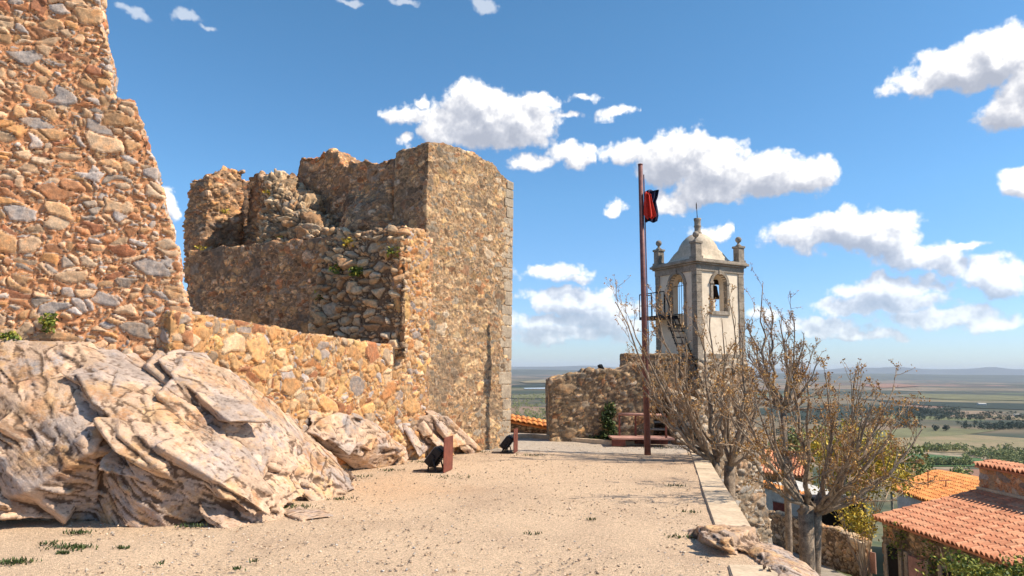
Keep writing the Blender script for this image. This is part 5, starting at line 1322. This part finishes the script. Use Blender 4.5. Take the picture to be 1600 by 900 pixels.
tiled_roof(a_, b_, a_+qn*.55+Vector((0, 0, .08)), M_TILE2, ax, seed=13, name='tile_edge')
# dark lean-to
s0 = at(1283, 800, 31.0); sh_ = empty('lean_to_shed', down(s0, ZS)); tag(sh_, 'dark lean-to shed in shade behind the street wall, right of the trunk', 'shed')
MB().box((s0.x+1.0, s0.y+1.0, ZS+.8), (2.0, 2.0, 1.8)).build('wall', M_DARK, sh_)  # the shed's shade is put into this near black wall colour
MB().box((s0.x+1.0, s0.y+.9, ZS+1.80), (2.3, 2.4, .08), Matrix.Rotation(R(-6), 3, 'X')).build('roof', M_DARKM, sh_)

# ------------------------------------------------------------------ trees and bushes
def bez(a, b, c, n):
    return [a*(1-t)**2+b*2*t*(1-t)+c*t*t for t in np.linspace(0, 1, n)]
class Tree:
    def __init__(s, seed): s.r = random.Random(seed); s.wood = MB(); s.twig = MB(); s.tips = []
    def rv(s, k=1.0): return Vector((s.r.gauss(0, 1), s.r.gauss(0, 1), s.r.gauss(0, 1)))*k
    def wobble(s, path, k):
        return [path[0]]+[p+s.rv(k) for p in path[1:-1]]+[path[-1]]
    def limb(s, a, dir0, tgt, r0, dens=1.0):
        L = (tgt-a).length
        mid = a+dir0*L*.45+Vector((0, 0, -L*.02)); n = 9
        path = s.wobble(bez(a, mid, tgt, n), L*.014)
        rad = [r0*(1-.80*i/(n-1)) for i in range(n)]
        s.wood.tube(path, rad, 7)
        for k in range(int(5.6*dens*max(.7, min(1.5, L/2)))):
            f = s.r.uniform(.22, .97); i = min(int(f*(n-1)), n-2); p = path[i].lerp(path[i+1], f*(n-1)-i)
            d = (path[i+1]-path[i]).normalized(); s.branch(p, (d*1.0+s.rv(.38)+Vector((0, 0, .14))).normalized(), L*s.r.uniform(.17, .34)*(1.15-.5*f), rad[i]*.48, 0)
        s.end(path[-1], (path[-1]-path[-2]).normalized())
    def branch(s, p, d, L, r, lv):
        n = 5; path = [p]; q = p
        for i in range(n):
            d = (d+s.rv(.13)+Vector((0, 0, .06))).normalized(); q = q+d*(L/n); path.append(q)
        r = max(r, .0065); rad = [r*(1-.6*i/n) for i in range(n+1)]
        (s.wood if lv == 0 else s.twig).tube(path, rad, 5 if lv == 0 else 4)
        if lv < 2:
            for k in range(s.r.randint(2, 4) if lv == 0 else s.r.randint(0, 2)):
                f = s.r.uniform(.3, .98); i = min(int(f*n), n-1); pp_ = path[i].lerp(path[i+1], f*n-i)
                dd = ((path[i+1]-path[i]).normalized()+s.rv(.42)+Vector((0, 0, .15))).normalized()
                s.branch(pp_, dd, L*s.r.uniform(.35, .6), r*.6, lv+1)
        s.end(path[-1], d)
        if lv >= 1 and s.r.random() < .6: s.end(path[3], d)
    def end(s, p, d): s.tips.append((p, d))
    def build(s, parent, mat, mat2, seed, leaf=.021, per=5, spread=.022):
        s.wood.build('trunk', mat, parent, True); s.twig.build('twigs', mat2, parent, True)
        r_ = np.random.default_rng(seed); T_ = np.array([tuple(p) for p, d in s.tips])
        pts = np.repeat(T_, per, 0)+r_.normal(size=(len(T_)*per, 3))*spread
        V, F = leaf_cloud(pts, leaf, r_); o = mesh_obj('buds', V, F, M_BUD, parent, smooth=False)
        c = np.repeat(r_.random(len(pts)), 4); set_attr(o, 'st', np.stack([c]*3, 1))
def tree(label, base, forks, targets, r_trunk, seed, mat2, dens=1.0, two=False, limb_r=.05):
    T_ = Tree(seed); e = empty('bare_tree', base); tag(e, label, 'tree')
    tops = []
    for (fk, rr) in forks:
        n = 7; path = [base.lerp(fk, i/(n-1))+T_.rv(.02)*(1 if 0 < i < n-1 else 0) for i in range(n)]
        T_.wood.tube(path, [rr*(1.18-.12*i/(n-1)+(.15 if i == 0 else 0)) for i in range(n)], 12)
        kn = hull([fk+T_.rv(rr*.55)+Vector((0, 0, -.02)) for _ in range(26)]); T_.wood.add(*kn); tops.append(fk)
    for (u, v, dy) in targets:
        tg = at(u, v, base.y+dy); fk = min(tops, key=lambda q: abs(q.x-tg.x))
        d = (tg-fk).normalized(); d0 = (Vector((d.x*1.4, d.y*1.4, d.z*.55))+Vector((0, 0, .25))+T_.rv(.10)).normalized()
        T_.limb(fk+T_.rv(.03), d0, tg, limb_r*T_.r.uniform(.8, 1.25), dens)
    T_.build(e, M_BARK, mat2, seed); return e
b1 = at(1265, 880, 13.0); b1.z = ZS
f1, f2 = at(1259, 796, 13.0), at(1276, 800, 13.15)
tree('bare budding tree with a thick forked grey trunk in front of the street wall', b1, [(f1, .125), (f2, .085)],
     [(1128, 590, -.9), (1142, 650, -1.3), (1165, 700, -1.0), (1168, 575, .6), (1200, 600, -.6), (1215, 640, 1.3), (1236, 560, 1.0), (1262, 600, -.9), (1290, 582, -.4), (1312, 600, 1.2), (1338, 578, .5), (1350, 640, -1.4), (1372, 618, -.9),
      (1398, 604, .8), (1412, 640, 1.5), (1442, 668, 0), (1425, 712, .9), (1385, 690, -1.2), (1400, 740, -.4), (1330, 700, -1.5), (1295, 660, 1.6)], .12, 21, M_TWIG, 1.25, limb_r=.046)
b2 = at(1148, 800, 17.8); b2.z = ZS; f3 = at(1140, 728, 17.8); f4 = at(1118, 722, 17.5)
tree('bare tree rising behind the coping whose twigs cross the bell tower', b2, [(f3, .13), (f4, .09)],
     [(962, 472, -.5), (985, 500, .5), (992, 560, 0), (1006, 610, -.6), (1030, 500, -.9), (1046, 470, .6), (1068, 520, -.3), (1085, 492, .4), (1108, 488, -.5), (1128, 500, .6), (1140, 470, .2), (1160, 520, -.6), (1178, 560, .5), (1195, 600, -.5),
      (1060, 600, -1.2), (1120, 590, 1.0), (1015, 640, .3), (1200, 660, .4), (1180, 690, -.6), (1140, 620, -1.3)], .13, 22, M_TWIG, 1.1, limb_r=.055)
b3 = at(1232, 800, 20.5); b3.z = ZS; f5 = at(1224, 640, 20.5)
tree('slim bare tree between the bell tower and the fork trunked one', b3, [(f5, .085)],
     [(1192, 442, 0), (1204, 480, .6), (1218, 500, -.6), (1238, 486, .5), (1256, 520, -.5), (1272, 540, .8), (1284, 560, -.4), (1176, 540, -.8), (1160, 580, .6), (1290, 600, .4), (1250, 560, 1.0), (1176, 500, .9), (1300, 640, -.3), (1165, 620, -.6)], .08, 23, M_TWIG2, 1.35, limb_r=.055)

def bush(name, label, base, blobs, mat, size, seed, nst=12):
    e = empty(name, base); tag(e, label, 'bush'); r_ = random.Random(seed); mb = MB()
    for k in range(nst):
        c, rr, _ = blobs[k % len(blobs)]; t_ = Vector(c)+Vector((r_.gauss(0, rr[0]), r_.gauss(0, rr[1]), r_.gauss(0, rr[2])*.7))
        mb.tube([base+Vector((r_.gauss(0, .1), r_.gauss(0, .1), 0)), base.lerp(t_, .5)+Vector((r_.gauss(0, .1), 0, .1)), t_], [.03, .018, .006], 5)
    mb.build('stems', M_TWIG, e); leafset('leaves', blobs, mat, seed, size, e); return e
bb = at(1350, 800, 30.0); bb.z = ZS-.5
bush('yellow_bush', 'tall bush of yellow spring leaves behind the bare tree', bb,
     [(at(u, v, 30+dy), (rx, .5, rz_), n_) for (u, v, dy, rx, rz_, n_) in [(1310, 712, 0, .5, .45, 1300), (1345, 702, .4, .55, .5, 1600), (1378, 728, -.3, .5, .45, 1300), (1300, 745, .2, .45, .4, 900), (1398, 750, 0, .4, .35, 600), (1340, 748, 0, .6, .4, 1300), (1282, 700, .3, .3, .35, 400), (1330, 675, .3, .3, .3, 350)]], M_YBUSH, .062, 3, 24)
bb = at(1350, 850, 25.0); bb.z = ZS
bush('small_yellow_bush', 'low yellow green bush at the left corner of the stone house', bb,
     [(at(u, v, 25.2), (rx, .25, rz_), n_) for (u, v, rx, rz_, n_) in [(1345, 806, .28, .28, 500), (1330, 815, .25, .2, 300), (1352, 826, .2, .2, 260), (1310, 790, .2, .15, 120)]], M_YBUSH, .05, 4, 10)
bb = at(1545, 1000, 15.6); bb.z = ZS
bush('leafy_bush', 'green and yellow leaved bush in the lower right corner in front of the roof', bb,
     [(at(u, v, 15.6), (rx, .3, rz_), n_) for (u, v, rx, rz_, n_) in [(1540, 898, .30, .09, 700), (1580, 900, .33, .09, 700), (1505, 885, .22, .10, 380), (1500, 868, .08, .06, 80), (1620, 890, .35, .14, 600), (1540, 940, .7, .3, 1500)]], M_GBUSH, .045, 5, 14)
bb = at(1400, 880, 24.0); bb.z = ZS
bush('climbing_bush', 'dark creeper growing up the front wall of the stone house', bb, [(WA+ee*q-inn_*.15+Vector((0, 0, -.5-.2*k)), (.25, .12, .35), 260) for k, q in enumerate((1.2, 2.7, 4.2))], M_GBUSH, .05, 6, 6)
for k in range(9):
    u = [1196, 1262, 1292, 1322, 1408, 1438, 1390, 1500, 1240][k]; y_ = [45, 48, 44, 52, 43, 50, 60, 70, 62][k]; v = [745, 700, 690, 700, 728, 745, 712, 748, 690][k]
    p = at(u, v, y_); h_ = 2.4+.3*(k % 3); p0 = Vector((p.x, p.y, min(p.z-.5, terr_z(y_, 0)))); e = empty('garden_tree', p0)
    tag(e, ['round olive tree just right of the bell tower base', 'grey green tree between the trunk of the slim tree and the fork trunked one', 'small grey green tree left behind the yellow bush', 'olive tree right behind the middle of the yellow bush', 'olive tree left of the orange roof',
            'olive tree above the left end of the orange roof', 'low olive tree at the edge of the ploughed field', 'olive tree behind the ridge of the orange roof', 'low tree on the slope behind the slim bare tree'][k], 'tree', 'olive trees on the slope below the village')
    leafy('crown', [(p-Vector((0, 0, .9)), 1.9, 2.6)], M_LGREEN, 60+k, .05, 700, e); MB().tube([p0, p], [.12, .06], 6).build('trunk', M_BARK, e)
# ------------------------------------------------------------------ haze
zs_ = [c for o_ in bpy.data.objects if o_.type == 'MESH' for c in [(o_.matrix_world @ Vector(k)).z for k in o_.bound_box]]
zlo, zhi = min(zs_)-1.0, max(max(zs_), HCAM)+5.0
print('haze z', zlo, zhi)
hm = bpy.data.materials.new('haze'); hm.use_nodes = True; ht = NT(hm.node_tree); ht.n.clear()
pv = ht.new('ShaderNodeVolumePrincipled'); pv.inputs['Color'].default_value = (.74, .84, 1.0, 1); pv.inputs['Density'].default_value = 2.0e-5
pv.inputs['Anisotropy'].default_value = 0.0
mo_ = ht.new('ShaderNodeOutputMaterial'); ht.l.new(pv.outputs[0], mo_.inputs['Volume'])
hb_ = MB(); hb_.box((0, 0, (zlo+zhi)/2), (126000, 126000, zhi-zlo)); hz_ = hb_.build('haze', hm); hz_['kind'] = 'stuff'
hz_['label'] = 'thin blue haze over the far plain'
